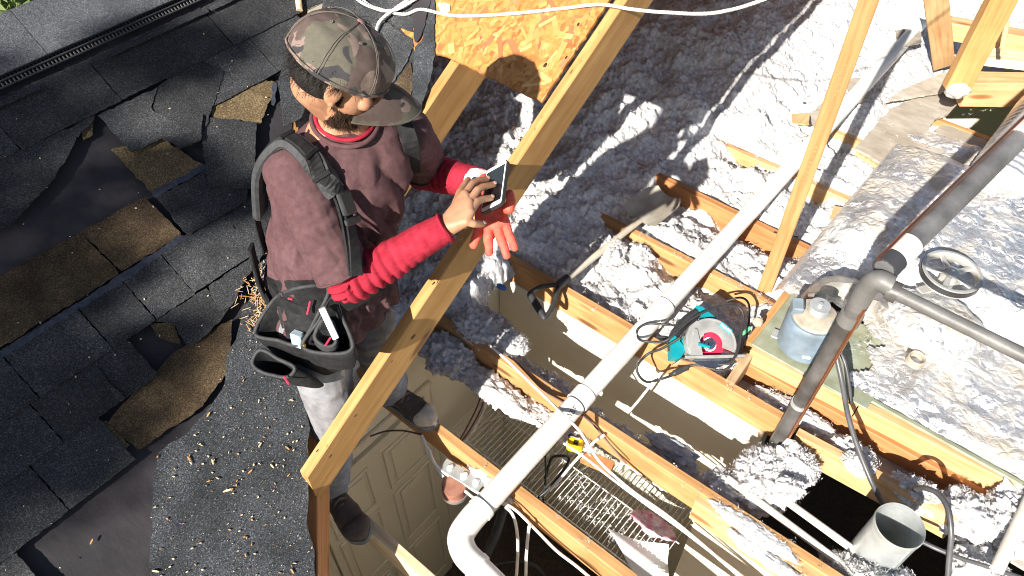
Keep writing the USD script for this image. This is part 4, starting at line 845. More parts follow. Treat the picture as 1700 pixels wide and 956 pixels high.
cable('white_cable', ((840, 836, -.02), (860, 850, -.03), (895, 885, -.07), (925, 915, -.08), (960, 942, -.09), (1010, 985, -.1)), .006, M_NM, 'white cable stapled along the side of the lower joist')
cable('white_cable', ((1098, 618, .02), (1080, 640, -.03), (1060, 665, -.07), (1042, 686, -.10)), .0055, M_NM, 'white cable dropping from the joist under the plug to a staple')
cable('dark_wire', ((615, 724, -.3), (640, 716, -.22), (670, 715, -.12), (702, 722, -.02)), .004, M_BRN, 'thin purple wire slung between door head and joist')
cable('dark_wire', ((800, 652, -.15), (790, 680, -.25), (772, 715, -.4), (760, 735, -.5)), .004, M_BRN, 'dark red wire hanging by the closet wall')
cable('dark_wire', ((806, 655, -.15), (797, 682, -.25), (779, 715, -.4), (764, 735, -.5)), .004, M_BRN, 'second dark red wire hanging by the closet wall')
cable('white_cable', ((808, 655, -.15), (803, 680, -.25), (785, 715, -.4), (770, 735, -.5)), .007, M_NM, 'dull white cable hanging by the closet wall')
cable('brown_cord', ((855, 597, .008), (880, 625, .008), (905, 650, .006), (950, 677, .006), (985, 705, .006), (1010, 735, -.03), (1040, 770, -.07)), .004, M_BRN, 'thin dark brown wire lying on top of the joist crossed by the white pipe')
cable('loose_cable', ((905, 795, -.7), (912, 770, -.68), (920, 758, -.66), (945, 762, -.66), (912, 810, -.72), (880, 835, -.78)), .007, M_BLK, 'black cord tangled on the wire shelf')
cable('loose_cable', ((905, 755, -.6), (906, 790, -.65), (902, 830, -.8), (905, 850, -.9)), .005, M_BLK, 'thin black cord hanging at the shelf edge')
cable('black_hose', ((850, 820, -.6), (835, 850, -.62), (822, 890, -.66), (808, 918, -.7)), .022, M_BLK, 'thick black hose end hanging under the white pipe', 14)
cable('loose_cable', ((806, 945, -1.2), (830, 935, -1.2), (870, 932, -1.2), (900, 950, -1.25), (905, 985, -1.3)), .009, M_BLK, 'black cord in the dark room under the joists')
M_HOSE = mat('grey_black_cable', (.045, .045, .048), (.09, .09, .092), scale=10, rough=.4)
cable('black_cable', ((1378, 560, .30), (1388, 590, .26), (1398, 635, .20), (1408, 690, .15), (1425, 745, .10), (1445, 795, .05), (1458, 822, .0), (1468, 842, -.1)), .010, M_HOSE, 'long black cable hanging from the stack pipe to the round duct')
cable('black_cable', ((1388, 575, .24), (1402, 600, .20), (1410, 640, .15), (1412, 670, .12)), .007, M_HOSE, 'shorter black cable twisting beside the stack pipe')
cable('black_cable', ((1518, 812, .06), (1535, 810, .12), (1558, 820, .16), (1574, 845, .16), (1579, 885, .12), (1576, 925, .05), (1572, 985, -.05)), .010, M_HOSE, 'black cable looping up behind the round duct')
cable('black_cable', ((1528, 898, .02), (1560, 913, .03), (1600, 928, .03), (1650, 944, .02), (1720, 968, .0)), .008, M_HOSE, 'black cable running to the lower right corner')
cable('loose_cable', ((1285, 385, .14), (1300, 388, .13), (1330, 395, .12)), .004, M_BLK, 'wisp of dark wire in the insulation')
_a, _b = at(1660, 935, .05), at(1710, 830, .08)
single('thin_white_pipe', tube([_a-(_b-_a)*.1, _b+(_b-_a)], .022, 18), M_PVCD, 'short dusty white pipe at the lower right edge', 'pipe', smooth=50)

# ------------------------------------------------------------------ junction box under the joist
jb = at(755, 815, -.14)
jbx = Thing('junction_box', 'round red brown ceiling box with grey bracket hanging on the joist by the boot', 'junction box', jb)
jbx.part('box_shell', lathe([(.048, .052), (.048, 0), (.044, 0), (.044, .046), (0, .046), (0, .052), (.048, .052)], 32, frame(jb+A([0, 0, .0]), (1, 0, 0))), mat('red_brown_box', (.20, .075, .05), (.34, .17, .12), scale=14, rough=.6), smooth=35)
jbx.part('clear_ring', lathe([(.045, .004), (.052, .004), (.052, -.012), (.045, -.012), (.045, .004)], 32, frame(jb, (1, 0, 0))), mat('clear_plastic', (.8, .76, .74), rough=.15, trans=.8), smooth=35)
bp0, bp1 = at(735, 770, -.055), at(800, 808, -.055)
jbx.part('bracket', moved(rbox(np.linalg.norm(bp1-bp0), .055, .004, .001), frame((bp0+bp1)/2, bp1-bp0)), M_GALV)
for t_ in (.2, .55, .85): jbx.part('clamp', ico(bp0+(bp1-bp0)*t_+A([0, 0, .008]), .015, 2, amp=.5, s=(1, .8, .45), seed=int(t_*9)), M_LABEL, smooth=True)
# tape measure, and things on the shelf
tp = at(955, 738, -.12)
tape = Thing('tape_measure', 'yellow and black tape measure lying at the joist beside the white pipe', 'tape measure', tp)
tfm = frame(tp, at(970, 742, -.12)-tp)
tape.part('case', moved(tri(m3.Manifold.hull_points(np.vstack([A(ico(c, .018, 1).vertices) for c in ((-.016, -.016, 0), (.016, -.016, 0), (-.016, .016, 0), (.014, .014, 0))]))), tfm), mat('yellow_plastic', (.72, .50, .01), (.8, .58, .02), rough=.35), smooth=40)
tape.part('side_grip', moved(rbox(.05, .02, .04, .006, (-.012, .026, 0)), tfm), M_BLK, smooth=40)
tape.part('badge', moved(rbox(.02, .02, .002, .0005, (.002, 0, .0185)), tfm), M_BLK)
single('wood_block', moved(plank(.13, .05, .04, 3), frame(at(968, 752, -.15), at(1020, 775, -.15)-at(968, 752, -.15))), W_RED, 'brown wood block below the tape measure', 'block')
bg = at(1085, 872, -.84)
bm = ico((0, 0, 0), 1, 4, s=(.10, .045, .035), amp=.5, f=9, seed=5)
single('pink_bag', moved(bm, frame(bg, at(1115, 890, -.84)-bg)), mat('pink_plastic', (.70, .16, .32), (.85, .72, .74), scale=24, rough=.3, bump=.4, bscale=40), 'crumpled pink and white plastic bag at the end of the wire shelf', 'bag', smooth=40)
wb = at(1055, 925, -.84)
single('white_sheet', slab([at(*q, -.84)[:2] for q in ((1010, 880), (1110, 905), (1110, 960), (1060, 960))], .006, lambda q, h: np.c_[q, h-.85+.02*np.sin(q[:, 0]*40)], step=.03), M_LABEL, 'bright white sheet lying below the pink bag', 'sheet')
ab = at(1085, 735, -.13)
cloth = ico((0, 0, 0), 1, 4, s=(.10, .045, .02), amp=.6, f=9, seed=8); 
single('crumpled_bag', moved(cloth, frame(at(1118, 745, -.12), at(1170, 775, -.12)-at(1118, 745, -.12))), mat('grey_bag', (.18, .2, .23), (.42, .43, .44), scale=18, rough=.4, bump=.5), 'crumpled grey plastic scrap between two joists', 'scrap', smooth=40)
for k, (q, s_) in enumerate((((832, 476), .03), ((1330, 168), .016))):
    single('blue_scrap', ico(at(*q, .02 if k == 0 else .14), s_*.7, 2, s=(.7, 1.2, .5), amp=.5, seed=k), mat('blue_scrap_%s' % 'ab'[k], (.06, .16, .42) if k == 0 else (.35, .6, .58), rough=.6), ['blue paper scrap on the insulation at the wall corner', 'pale green scrap of plastic in the bright insulation'][k], 'scrap', smooth=True)

# ------------------------------------------------------------------ rope
M_ROPE = mat('white_rope', (.58, .55, .49), (.74, .71, .65), scale=60, rough=.9, bump=.6, bscale=300)
def rope(P, r=.0056):
    P = catmull(P, 10); d = np.r_[0, np.cumsum(np.linalg.norm(np.diff(P, axis=0), axis=1))]; n = int(d[-1]/.006); s = np.linspace(0, d[-1], n); P = np.c_[[np.interp(s, d, P[:, k]) for k in range(3)]].T
    T = np.gradient(P, axis=0); T /= np.linalg.norm(T, axis=1, keepdims=True); u = np.cross(T, [0.1, .2, 1.]); u /= np.linalg.norm(u, axis=1, keepdims=True); v = np.cross(T, u)
    return [tube(P+(u*np.cos(s*190+a)[:, None]+v*np.sin(s*190+a)[:, None])*r*.48, r*.62, 6) for a in (0, 2.094, 4.189)]
def og(px_, py_, h=.03): s, y = gx(px_, py_); return g3([(s, y)], h)[0]
single('rope', cat(rope([og(480, -330, .02), og(560, -120, .03), og(590, -30), og(612, 10), og(640, 24), og(678, 32), og(706, 24), og(760, 33, .024), og(850, 30, .024), og(940, 21, .024), og(1000, 17, .03), og(1050, 19, .012), og(1100, 20, -.0), og(1180, 15, -.02), og(1260, 2, .0), og(1340, -25), og(1480, -90, .05), og(1700, -220, .1)])), M_ROPE, 'twisted white rope stretched across the top over flake board and rafter', 'rope', smooth=60)
single('rope', cat(rope([og(760, -260, .03), og(705, -30, .04), og(690, 6, .04), og(668, 24, .042), og(640, 46, .04), og(628, 70, .03), og(600, 120, .014), og(560, 170, .012)])), M_ROPE, 'short white rope strand crossing the long rope behind the cap', 'rope', smooth=60)
single('rope', cat(rope([og(520, -200, .03), og(560, -40, .045), og(600, 8, .045), og(632, 26, .045), og(660, 30, .045), og(690, 15, .04), og(760, -40, .03), og(900, -200, .018)])), M_ROPE, 'second rope strand knotted to the long rope behind the cap', 'rope', smooth=60)
gl = og(741, 18, .018)
single('paint_flake', slab([gx(*q) for q in ((730, 10), (741, 9), (750, 12), (751, 22), (744, 27), (733, 24))], .002, lambda q, h: g3(q, h+.016), rough=.006), mat('green_flake', (.28, .40, .26), (.36, .48, .33), scale=30, rough=.8), 'pale green flake on the flake board below the rope', 'flake')
tg = at(507, 8, 1.25)
single('pale_stick', tube([og(505, 25, .03), og(503, -40, .05)], .012, 10), W_PALE, 'pale stick behind the cap at the top edge', 'stick')
# ------------------------------------------------------------------ wood chips on the valley lining
chip_rng = random.Random(9)
M_CHIP = [mat('chip_orange', (.45, .22, .07), (.58, .32, .13), scale=20, rough=.8), mat('chip_pale', (.55, .42, .25), (.68, .55, .36), scale=20, rough=.8)]
def chip(x, u, l, w, a, h=.021, t=.002):
    c, s = math.cos(a), math.sin(a)
    P = [(x+p*c*l-q*s*w, u+p*s*l+q*c*w) for p, q in ((-.5, -.3), (.1, -.5), (.5, -.1), (.45, .4), (-.1, .5), (-.45, .3))]
    return slab(P, t, lambda q, hh: r3(q, h+hh))
big = [(313, 763, .03), (352, 768, .03), (354, 766, .02), (376, 815, .045), (414, 784, .03), (450, 775, .03), (345, 800, .02), (430, 740, .03), (475, 745, .03), (360, 795, .02), (477, 790, .02), (540, 900, .0), (406, 922, .02), (258, 948, .035), (483, 948, .03), (487, 935, .02), (152, 899, .028), (428, 668, .022), (345, 690, .03), (316, 770, .02)]
for k, (x, y, l) in enumerate(big):
    if not l: continue
    X, U_ = rx(x, y)
    single('wood_chip', chip(X, U_, l*.55, l*.15, chip_rng.uniform(0, 3.1), .022 if x > 252 else .002, .0022), M_CHIP[k % 2], 'small orange wood chip lying on the dark roof', 'wood chip', 'wood chips on the dark valley lining')
sm = [[], []]; n = 0
vp = sg.Polygon(vl)
while n < 650:
    X, U_ = chip_rng.uniform(-.1, .9), chip_rng.uniform(-.5, .6)
    if not vp.contains(sg.Point(X, U_)): continue
    dn = (X-.35)**2
    l = chip_rng.choice((.001, .0015, .002, .0025, .0035, .007)); sm[chip_rng.random() < .65].append(chip(X, U_, l, l*chip_rng.uniform(.25, .7), chip_rng.uniform(0, 3.1), .0215)); n += 1
for k in range(220):   # a drift of needles by the pouch
    X, U_ = rx(chip_rng.gauss(432, 14), chip_rng.gauss(505, 28)); l = chip_rng.choice((.006, .012, .02, .03)); sm[k % 2].append(chip(X, U_, l, .0018, chip_rng.uniform(0, 3.1), .023+chip_rng.random()*.004))
for k in range(160):
    X, U_ = chip_rng.uniform(-.6, 1.2), chip_rng.uniform(.0, 1.3); l = chip_rng.choice((.003, .004, .006)); sm[1].append(chip(X, U_, l, l*.6, chip_rng.uniform(0, 3.1), .02))
single('wood_crumbs', cat(sm[0]), M_CHIP[0], 'orange sawdust crumbs and needles scattered over the roof', 'debris', kind='stuff')
single('sawdust', cat(sm[1]), M_CHIP[1], 'pale sawdust crumbs scattered over the roof', 'debris', kind='stuff')

# ------------------------------------------------------------------ the man
def sph(c, r, n=20): return m3.Manifold.sphere(float(r), n).translate([float(x) for x in c])
def bone(a, b, ra, rb, n=20): return m3.Manifold.batch_hull([sph(a, ra, n), sph(b, rb, n)])
def chain(P, r, n=20):
    out = [bone(P[i], P[i+1], r[i], r[i+1], n) for i in range(len(P)-1)]
    return out
def uni(L): return m3.Manifold.batch_boolean(L, m3.OpType.Add)
def skin(L, step=.012, it=12, lamb=.5):
    m = tri(uni(L).refine_to_length(step)) if not isinstance(L, m3.Manifold) else tri(L.refine_to_length(step))
    m = trimesh.Trimesh(m.vertices, m.faces, process=True); v0 = m.vertices.copy(); trimesh.smoothing.filter_taubin(m, lamb=lamb, nu=lamb+.03, iterations=it); d = m.vertices-v0; l = np.linalg.norm(d, axis=1, keepdims=True); m.vertices = v0+d*np.minimum(1, .7*step/np.maximum(l, 1e-9)); return m
def loft(secs, k=36, e=2.3):
    """closed solid through rounded sections: (centre, half width, half depth, facing angle of the front)"""
    V = []; t = np.linspace(0, 2*np.pi, k, endpoint=False); c, s = np.cos(t), np.sin(t)
    for C, a, b, yaw, *tilt in secs:
        f = A([math.cos(yaw), math.sin(yaw), 0]); l = A([-math.sin(yaw), math.cos(yaw), 0])
        if tilt: f = f*math.cos(tilt[0])+A([0, 0, math.sin(tilt[0])])
        V.append(A(C)+np.outer(np.sign(c)*np.abs(c)**(2/e)*b, f)+np.outer(np.sign(s)*np.abs(s)**(2/e)*a, l))
    n = len(secs); V = np.vstack(V+[[V[0].mean(0)], [V[-1].mean(0)]]); F = []
    for i in range(n-1):
        for j in range(k):
            a, b = i*k+j, i*k+(j+1) % k; F += [(a, b, b+k), (a, b+k, a+k)]
    for j in range(k): F += [(n*k, (j+1) % k, j), (n*k+1, (n-1)*k+j, (n-1)*k+(j+1) % k)]
    m = trimesh.Trimesh(V, F, process=False); m.fix_normals(); return m
def mani(m): return m3.Manifold(m3.Mesh(np.ascontiguousarray(m.vertices, np.float32), np.ascontiguousarray(m.faces, np.uint32)))
def push(m, fn):
    m.vertices = m.vertices + m.vertex_normals*fn(m.vertices)[:, None]; return m
def along(v, a, b): d = A(b)-A(a); L = np.linalg.norm(d); d /= L; s = (v-A(a))@d; rad = (v-A(a))-np.outer(s, d); return s, L, rad, d

M_SKIN = mat('skin', (.34, .17, .098), (.43, .228, .138), scale=30, rough=.5, spec=.35, bump=.08, bscale=260, big=(.93, .86, .82), bigscale=12)
M_SHIRT = mat('maroon_shirt', (.086, .045, .048), (.114, .063, .066), scale=60, rough=.95, spec=.12, bump=.2, bscale=500, big=(.8, .76, .76), bigscale=6, bdist=.002)
M_RSL = mat('red_sleeve', (.235, .012, .026), (.31, .021, .039), scale=40, rough=.9, spec=.15, bump=.3, bscale=600, bdist=.002)
M_TROU = mat('grey_trousers', (.17, .172, .19), (.26, .258, .27), scale=26, rough=.95, spec=.15, bump=.3, bscale=400, big=(.84, .82, .80), bigscale=7, bdist=.002)
M_BOOT = mat('brown_boot', (.045, .030, .025), (.085, .058, .045), scale=24, rough=.75, bump=.3, bscale=120)
M_TOE = mat('scuffed_leather', (.40, .33, .24), (.58, .50, .39), scale=30, rough=.85, bump=.3, bscale=90)
M_SOLE = mat('boot_sole', (.10, .105, .11), (.19, .20, .21), scale=30, rough=.8)
M_NYL = mat('black_nylon', (.009, .009, .010), (.020, .020, .021), scale=60, rough=.8, spec=.25, bump=.3, bscale=420, big=(.8, .8, .8), bigscale=14, bdist=.002)
M_NYLG = mat('grey_nylon', (.020, .021, .023), (.040, .040, .042), scale=60, rough=.75, bump=.4, bscale=420, bdist=.002)
M_HAIR = mat('black_hair', (.008, .007, .007), (.022, .018, .015), scale=50, rough=.75, spec=.2)
M_BEARD = mat('dark_beard', (.018, .011, .008), (.055, .029, .016), scale=30, rough=.85, spec=.15)
M_GLOVE = mat('orange_red_glove', (.60, .065, .040), (.74, .12, .075), scale=50, rough=.7, bump=.3, bscale=260)
M_CUFF = mat('white_cuff', (.68, .66, .62), (.8, .78, .74), scale=50, rough=.9, bump=.3, bscale=300)

facT, facH = math.atan2(-.95, -.28), math.atan2(-1, -.05)
S_R, S_L = A([.757, 1.378, 1.395]), A([1.095, 1.290, 1.382])
E_R, W_R = A([.748, 1.205, 1.130]), at(741, 377, 1.250)
E_L, W_L = A([1.205, 1.385, 1.120]), at(797, 303, 1.200)
torso = [((.80, 1.41, .80), .165, .115, facH), ((.80, 1.41, .88), .178, .128, facH), ((.805, 1.41, .96), .172, .132, facH), ((.83, 1.395, 1.06), .163, .132, (facH+facT)/2), ((.865, 1.385, 1.18), .168, .130, facT), ((.895, 1.372, 1.28), .178, .125, facT), ((.915, 1.362, 1.365), .180, .105, facT), ((.928, 1.362, 1.425), .150, .080, facT), ((.935, 1.362, 1.462), .090, .065, facT), ((.94, 1.36, 1.49), .062, .060, facT)]
hipR, hipL, knR, knL = A([.715, 1.405, .86]), A([.885, 1.425, .86]), A([.648, 1.335, .505]), A([.925, 1.415, .49])
anR, anL = A([.560, 1.370, .12]), A([.998, 1.510, .12])
# head frame
hf = A([.68, -.50, -.58]); hf /= np.linalg.norm(hf); hl = np.cross([0, 0, 1.], hf); hl /= np.linalg.norm(hl); hu = np.cross(hf, hl)
HC = at(561, 118, 1.635)
HM = np.eye(4); HM[:3, 0], HM[:3, 1], HM[:3, 2], HM[:3, 3] = hf, hl, hu, HC
Hp = lambda x, y, z: HC+hf*x+hl*y+hu*z
def ell(c, s, n=32): return m3.Manifold.sphere(1.0, n).scale([float(x) for x in s]).translate([float(x) for x in c])
head = [ell((-.008, 0, .030), (.100, .080, .100)), ell((.035, 0, -.035), (.064, .066, .085)), ell((.042, 0, -.085), (.050, .050, .045)), sph((.076, 0, -.108), .024),
        bone((.092, 0, .012), (.113, 0, -.030), .010, .014), sph((.100, .013, -.034), .010), sph((.100, -.013, -.034), .010), ell((.083, 0, .026), (.02, .055, .014)), ell((.090, 0, -.066), (.012, .024, .006)), ell((.089, 0, -.078), (.012, .022, .007)),
        ell((.072, .045, -.025), (.022, .022, .02)), ell((.072, -.045, -.025), (.022, .022, .02)), ell((.086, .032, .006), (.010, .014, .008)), ell((.086, -.032, .006), (.010, .014, .008))]
for s in (1, -1):
    head += [ell((-.012, .082*s, -.012), (.019, .007, .032)), ell((-.022, .085*s, -.004), (.010, .007, .022)), sph((-.006, .080*s, -.040), .009)]
headm = uni(head).transform(HM[:3, :].tolist())
# right hand, bare, back towards the light
def hand(W, wr, mcp, fingers, thumb, pr, fr):
    L = [m3.Manifold.batch_hull([sph(W, wr), *[sph(p, pr) for p in mcp]])]
    for p, f in zip(mcp, fingers):
        P = [p]+f; n = len(P); L += chain(P, list(np.linspace(fr*1.15, fr*.86, n)))
    L.append(m3.Manifold.batch_hull([sph(W*.75+thumb[0]*.25, pr*1.2), sph(thumb[0], fr*1.35), sph(mcp[0], pr)]))
    L += chain(thumb, list(np.linspace(fr*1.3, fr*.95, len(thumb)))); return L
PHC, PHR = A([1.1639, 1.0608, 1.2635]), A([[.35065, .81045, -.46928], [-.67616, .56579, .47189], [.64796, .15184, .74639]])
PHN = PHR[:, 2]
touch = lambda a, b: onplane(a, b, PHC+PHN*.006, PHN)+PHN*.0085
mR = [at(772, 323, 1.290), at(779, 336, 1.296), at(780, 352, 1.292), at(774, 367, 1.280)]
tp1, tp2, tp3 = touch(812, 300), touch(823, 309), touch(819, 331)
fR = [[(mR[0]+tp1)/2+PHN*.014, tp1*.72+mR[0]*.28+PHN*.012, tp1], [(mR[1]+tp2)/2+PHN*.016, tp2*.72+mR[1]*.28+PHN*.013, tp2], [(mR[2]+tp3)/2+PHN*.014, tp3*.72+mR[2]*.28+PHN*.011, tp3], [at(786, 371, 1.274), at(794, 372, 1.264), at(801, 372, 1.254)]]
tR = [at(754, 348, 1.262), at(764, 320, 1.262), at(771, 308, 1.255), at(777, 299, 1.247)]
handR = hand(W_R, .027, mR, fR, tR, .0135, .0098)
mL = [at(799, 366, 1.170), at(811, 372, 1.165), at(825, 374, 1.163), at(837, 368, 1.167)]
fL = [[at(793, 388, 1.143), at(789, 398, 1.130), at(786, 407, 1.115)], [at(810, 396, 1.137), at(812, 408, 1.121), at(812, 419, 1.105)], [at(831, 396, 1.135), at(837, 410, 1.118), at(841, 424, 1.101)], [at(844, 388, 1.143), at(850, 399, 1.129), at(854, 411, 1.113)]]
tL = [at(832, 345, 1.185), at(845, 346, 1.205), at(848, 334, 1.220), at(846, 322, 1.235)]
handL = hand(W_L, .028, mL, fL, tL, .0135, .0095)
body = [mani(loft([(C, a-.020, b-.020, y) if C[2] < 1.46 else (C, a, b, y) for C, a, b, y in torso])), *chain([S_R+[.01, 0, -.012], E_R, W_R], [.044, .038, .027]), *chain([S_L+[-.01, 0, -.012], E_L, W_L], [.044, .038, .027]), *chain([A([.935, 1.362, 1.40]), A([.950, 1.345, 1.48]), Hp(-.03, 0, -.05)], [.066, .060, .060]),
        *chain([hipR, knR, anR], [.088, .058, .036]), *chain([hipL, knL, anL], [.088, .058, .036])]
for a, d in ((anR, A([-.022, -.135, -.068])), (anL, A([.014, -.135, -.068]))): body.append(bone(a-[0, 0, .055], a+d, .024, .018))
core = tri(uni(body+handL).refine_to_length(.02))
hi = uni([headm]+handR).refine_to_length(.0045)
full = uni([mani(trimesh.Trimesh(core.vertices, core.faces)), hi])
bm_ = tri(full); bm_ = trimesh.Trimesh(bm_.vertices, bm_.faces, process=True); b0 = bm_.vertices.copy(); trimesh.smoothing.filter_taubin(bm_, lamb=.5, nu=.53, iterations=6)
d0 = bm_.vertices-b0; l0 = np.linalg.norm(d0, axis=1, keepdims=True); bm_.vertices = b0+d0*np.minimum(1, .0045/np.maximum(l0, 1e-9))
man = Thing('person', 'man in maroon shirt, red sleeves and camouflage cap tapping a phone', 'person', (.78, 1.40, 0))
bp = man.part('body', bm_, M_SKIN, smooth=True)
# finger nails
def nail(tip, prev, up, r=.0055):
    d = tip-prev; d /= np.linalg.norm(d); u = up-d*(up@d); u /= np.linalg.norm(u); return moved(ico((0, 0, 0), 1, 2, s=(.0068, .0052, .0016)), frame(tip+u*.0078+d*.001, d, u))
vdir = lambda p: (CAM-p)/np.linalg.norm(CAM-p)
man.part('finger_nails', cat([nail(f[-1], f[-2], vdir(f[-1])*.6+A([0, 0, .6])) for f in fR]), mat('nails', (.55, .33, .25), rough=.35), smooth=True, kind='stuff')
# eyes under the brim
man.part('eyes', cat([ico(Hp(.083, s*.031, .004), .0115, 2) for s in (1, -1)]), mat('eye', (.75, .72, .70), rough=.2), smooth=True, kind='stuff')

# hems
def hoop(c, d, r, rr, flat=1.0): 
    Mx = frame(c, np.cross(d, [.3, .5, .7]), d); t = np.linspace(0, 2*np.pi, 32, endpoint=False)
    return tube(A([Mx[:3, 3]+Mx[:3, :3]@A([r*math.cos(a), r*math.sin(a)*flat, 0]) for a in t]), rr, 8, closed=True)
# ---- clothes
def fold(v, f, amp, seed): p = v*f; return amp*(np.abs(fbm(p, 3, seed)-.5)*2-.4)
sh = [(C, a+.012, b+.014, y) for C, a, b, y in torso[:8]]
sh = [((.805, 1.405, .835), .200, .152, facH), ((.805, 1.405, .88), .196, .150, facH), ((.808, 1.405, .95), .186, .148, facH)]+sh[3:]+[((.935, 1.362, 1.455), .102, .075, facT), ((.938, 1.361, 1.472), .074, .069, facT)]
slR = chain([S_R+[.02, 0, .0], S_R*.45+E_R*.55, S_R*.06+E_R*.94], [.076, .076, .079], 28); slL = chain([S_L+[-.02, 0, 0], S_L*.45+E_L*.55, S_L*.15+E_L*.85], [.070, .066, .070], 28)
# sleeve ends cut square
def cut_end(m, p, d): return m.trim_by_plane([float(-x) for x in d], float(-(A(d)@A(p))))
dR = (E_R-S_R)/np.linalg.norm(E_R-S_R); dL_ = (E_L-S_L)/np.linalg.norm(E_L-S_L)
slR_ = cut_end(uni(slR), S_R*.10+E_R*.90, dR); slL_ = cut_end(uni(slL), S_L*.2+E_L*.8, dL_)
shirt = skin(mani(loft(sh, 48)), .0072, 8)
def shirt_f(v):
    p = v*A([1, 1, 1]); 
    h = .010*(fbm(p*9, 3, 3)-.5)
    # creases that run from the armpits and hang down the front
    q = np.c_[v[:, 0]*26+3*fbm(v*6, 2, 8), v[:, 1]*22, v[:, 2]*6.5]; cr = np.abs(noise(q, 12)-.5)*2; h += .024*(.35-cr)*np.clip((1.45-v[:, 2])/.15, 0, 1)
    q2 = v@A([[.6, .3, .7], [-.4, .9, .1], [-.7, -.3, .6]]).T*A([9, 22, 9]); h += .009*(np.abs(noise(q2, 31)-.5)*2-.4)
    c_ = A([.86, 1.39, 0]); fr = np.clip(((v-c_)@A([-.28, -.95, 0])-.02)/.06, 0, 1)*np.clip((1.40-v[:, 2])/.08, 0, 1); qd = v@A([.80, -.2, .45]); h += fr*.0085*(np.abs(np.sin(qd*2*np.pi/.135+3.2*fbm(v*5, 2, 51)))**.55*2-1.1)*(.45+.9*noise(v*7, 52))
    q3 = np.c_[v[:, 0]*9, v[:, 1]*9, v[:, 2]*30+2*fbm(v*5, 2, 2)]; h += .010*(np.abs(noise(q3, 41)-.5)*2-.4)*np.clip((1.12-v[:, 2])/.08, 0, 1)
    return h
man.part('shirt', push(shirt, shirt_f), M_SHIRT, smooth=True)
sleeves = []
for S_, E_, m_, f_ in ((S_R, E_R, slR_, .10), (S_L, E_L, slL_, .2)):
    sv = skin(m_, .0060, 6); sd = (E_-S_)/np.linalg.norm(E_-S_)
    def sl_f(v, S_=S_, E_=E_, sd=sd):
        s, L, rad, d = along(v, S_, E_); t = s/L; q = np.c_[s*34+2.5*fbm(v*7, 2, 3), np.arctan2(rad@np.cross(sd, [0, 0, 1.]), rad@[0, 0, 1.])*1.6, v[:, 2]*3]
        return .010*(np.abs(noise(q, 5)-.5)*2-.4)*np.clip(t+.1, 0, 1)+.008*(fbm(v*11, 3, 6)-.5)
    spt = man.part('shirt_sleeve', push(sv, sl_f), M_SHIRT, smooth=True); sleeves.append(sv)
    man.part('sleeve_hem', hoop(S_*f_+E_*(1-f_)-sd*.004, sd, .0755 if f_ < .15 else .070, .0035), M_SHIRT, smooth=True, under=spt)
# collar ribs
nb, nt = A([.938, 1.361, 1.438]), A([.948, 1.347, 1.50]); nd = (nt-nb)/np.linalg.norm(nt-nb)
def collar(c, a, b, r, dip, tw=facT):
    t = np.linspace(0, 2*np.pi, 40, endpoint=False); f = A([math.cos(tw), math.sin(tw), 0]); l = A([-math.sin(tw), math.cos(tw), 0])
    P = c+np.outer(np.cos(t)*b, f)+np.outer(np.sin(t)*a, l)+np.outer(-dip*(.5+.5*np.cos(t))**1.5, [0, 0, 1.]); return tube(P, r, 10, closed=True)
fT = A([math.cos(facT), math.sin(facT), 0])
man.part('shirt_collar', collar(A([.938, 1.361, 1.487])+fT*.012, .080, .082, .0062, .038), M_SHIRT, smooth=True)
man.part('undershirt_collar', collar(A([.940, 1.360, 1.491])+fT*.010, .071, .073, .0055, .030), M_RSL, smooth=True)
# red sleeves with bunched cloth
def red_sleeve(S, E, W, seed, rE=.054):
    P = catmull([S*.45+E*.55, S*.15+E*.85, E, E*.75+W*.25, E*.35+W*.65, E*.02+W*.98], 5); n = len(P)
    r = np.interp(np.linspace(0, 1, n), [0, .25, .42, .6, .85, 1], [.052, .053, rE, .052, .045, .041])
    m = skin(uni(chain(list(P), list(r), 28)+[]), .0042, 4)
    dW = W-E; dW /= np.linalg.norm(dW); m = trimesh.Trimesh(m.vertices, m.faces)
    sW = np.clip((m.vertices-W)@dW, 0, None); m.vertices -= np.outer(sW*.9, dW)   # square cuff
    def f(v):
        s1, L1, rad1, d1 = along(v, E, W); s2, L2, rad2, d2 = along(v, E, S)
        s = np.where(s1 > s2, s1, -s2); ph = s*2*np.pi/.027 + 11.0*fbm(v*9, 2, seed) + 1.2*np.sin(np.arctan2(rad1[:, 1], rad1[:, 2])+seed)
        bend = (1.25*np.exp(-((s-.05)/.075)**2)+.22+.5*np.clip(noise(v*11, seed+9)-.5, 0, 1))*np.clip((L1-.03-s)/.05, .15, 1)
        return .0046*bend*(np.abs(np.sin(ph*.5))**.7*2-1.2)*(.1+1.8*fbm(v*13, 2, seed+3))+.015*(fbm(v*12, 3, seed+5)-.5)
    return push(m, f)
man.part('red_sleeve', red_sleeve(S_R, E_R, W_R, 3), M_RSL, smooth=True)
man.part('red_sleeve', red_sleeve(S_L, E_L, W_L, 5), M_RSL, smooth=True)
dRw = (W_R-E_R)/np.linalg.norm(W_R-E_R)
man.part('cuff', hoop(W_R-dRw*.004, dRw, .039, .0042), M_RSL, smooth=True)
dLw = (W_L-E_L)/np.linalg.norm(W_L-E_L)
# glove over the left hand
gl_ = skin(hand(W_L, .032, mL, [[p+(p-q_)*0 for p, q_ in zip(f, f)] for f in fL], tL, .0165, .0128), .0045, 6)
man.part('glove', push(gl_, lambda v: .0025*(fbm(v*60, 2, 3)-.5)), M_GLOVE, smooth=True)
man.part('glove_cuff', tube([W_L-dLw*.025, W_L-dLw*.005, W_L+dLw*.015], [.041, .041, .037], 24), M_CUFF, smooth=60)
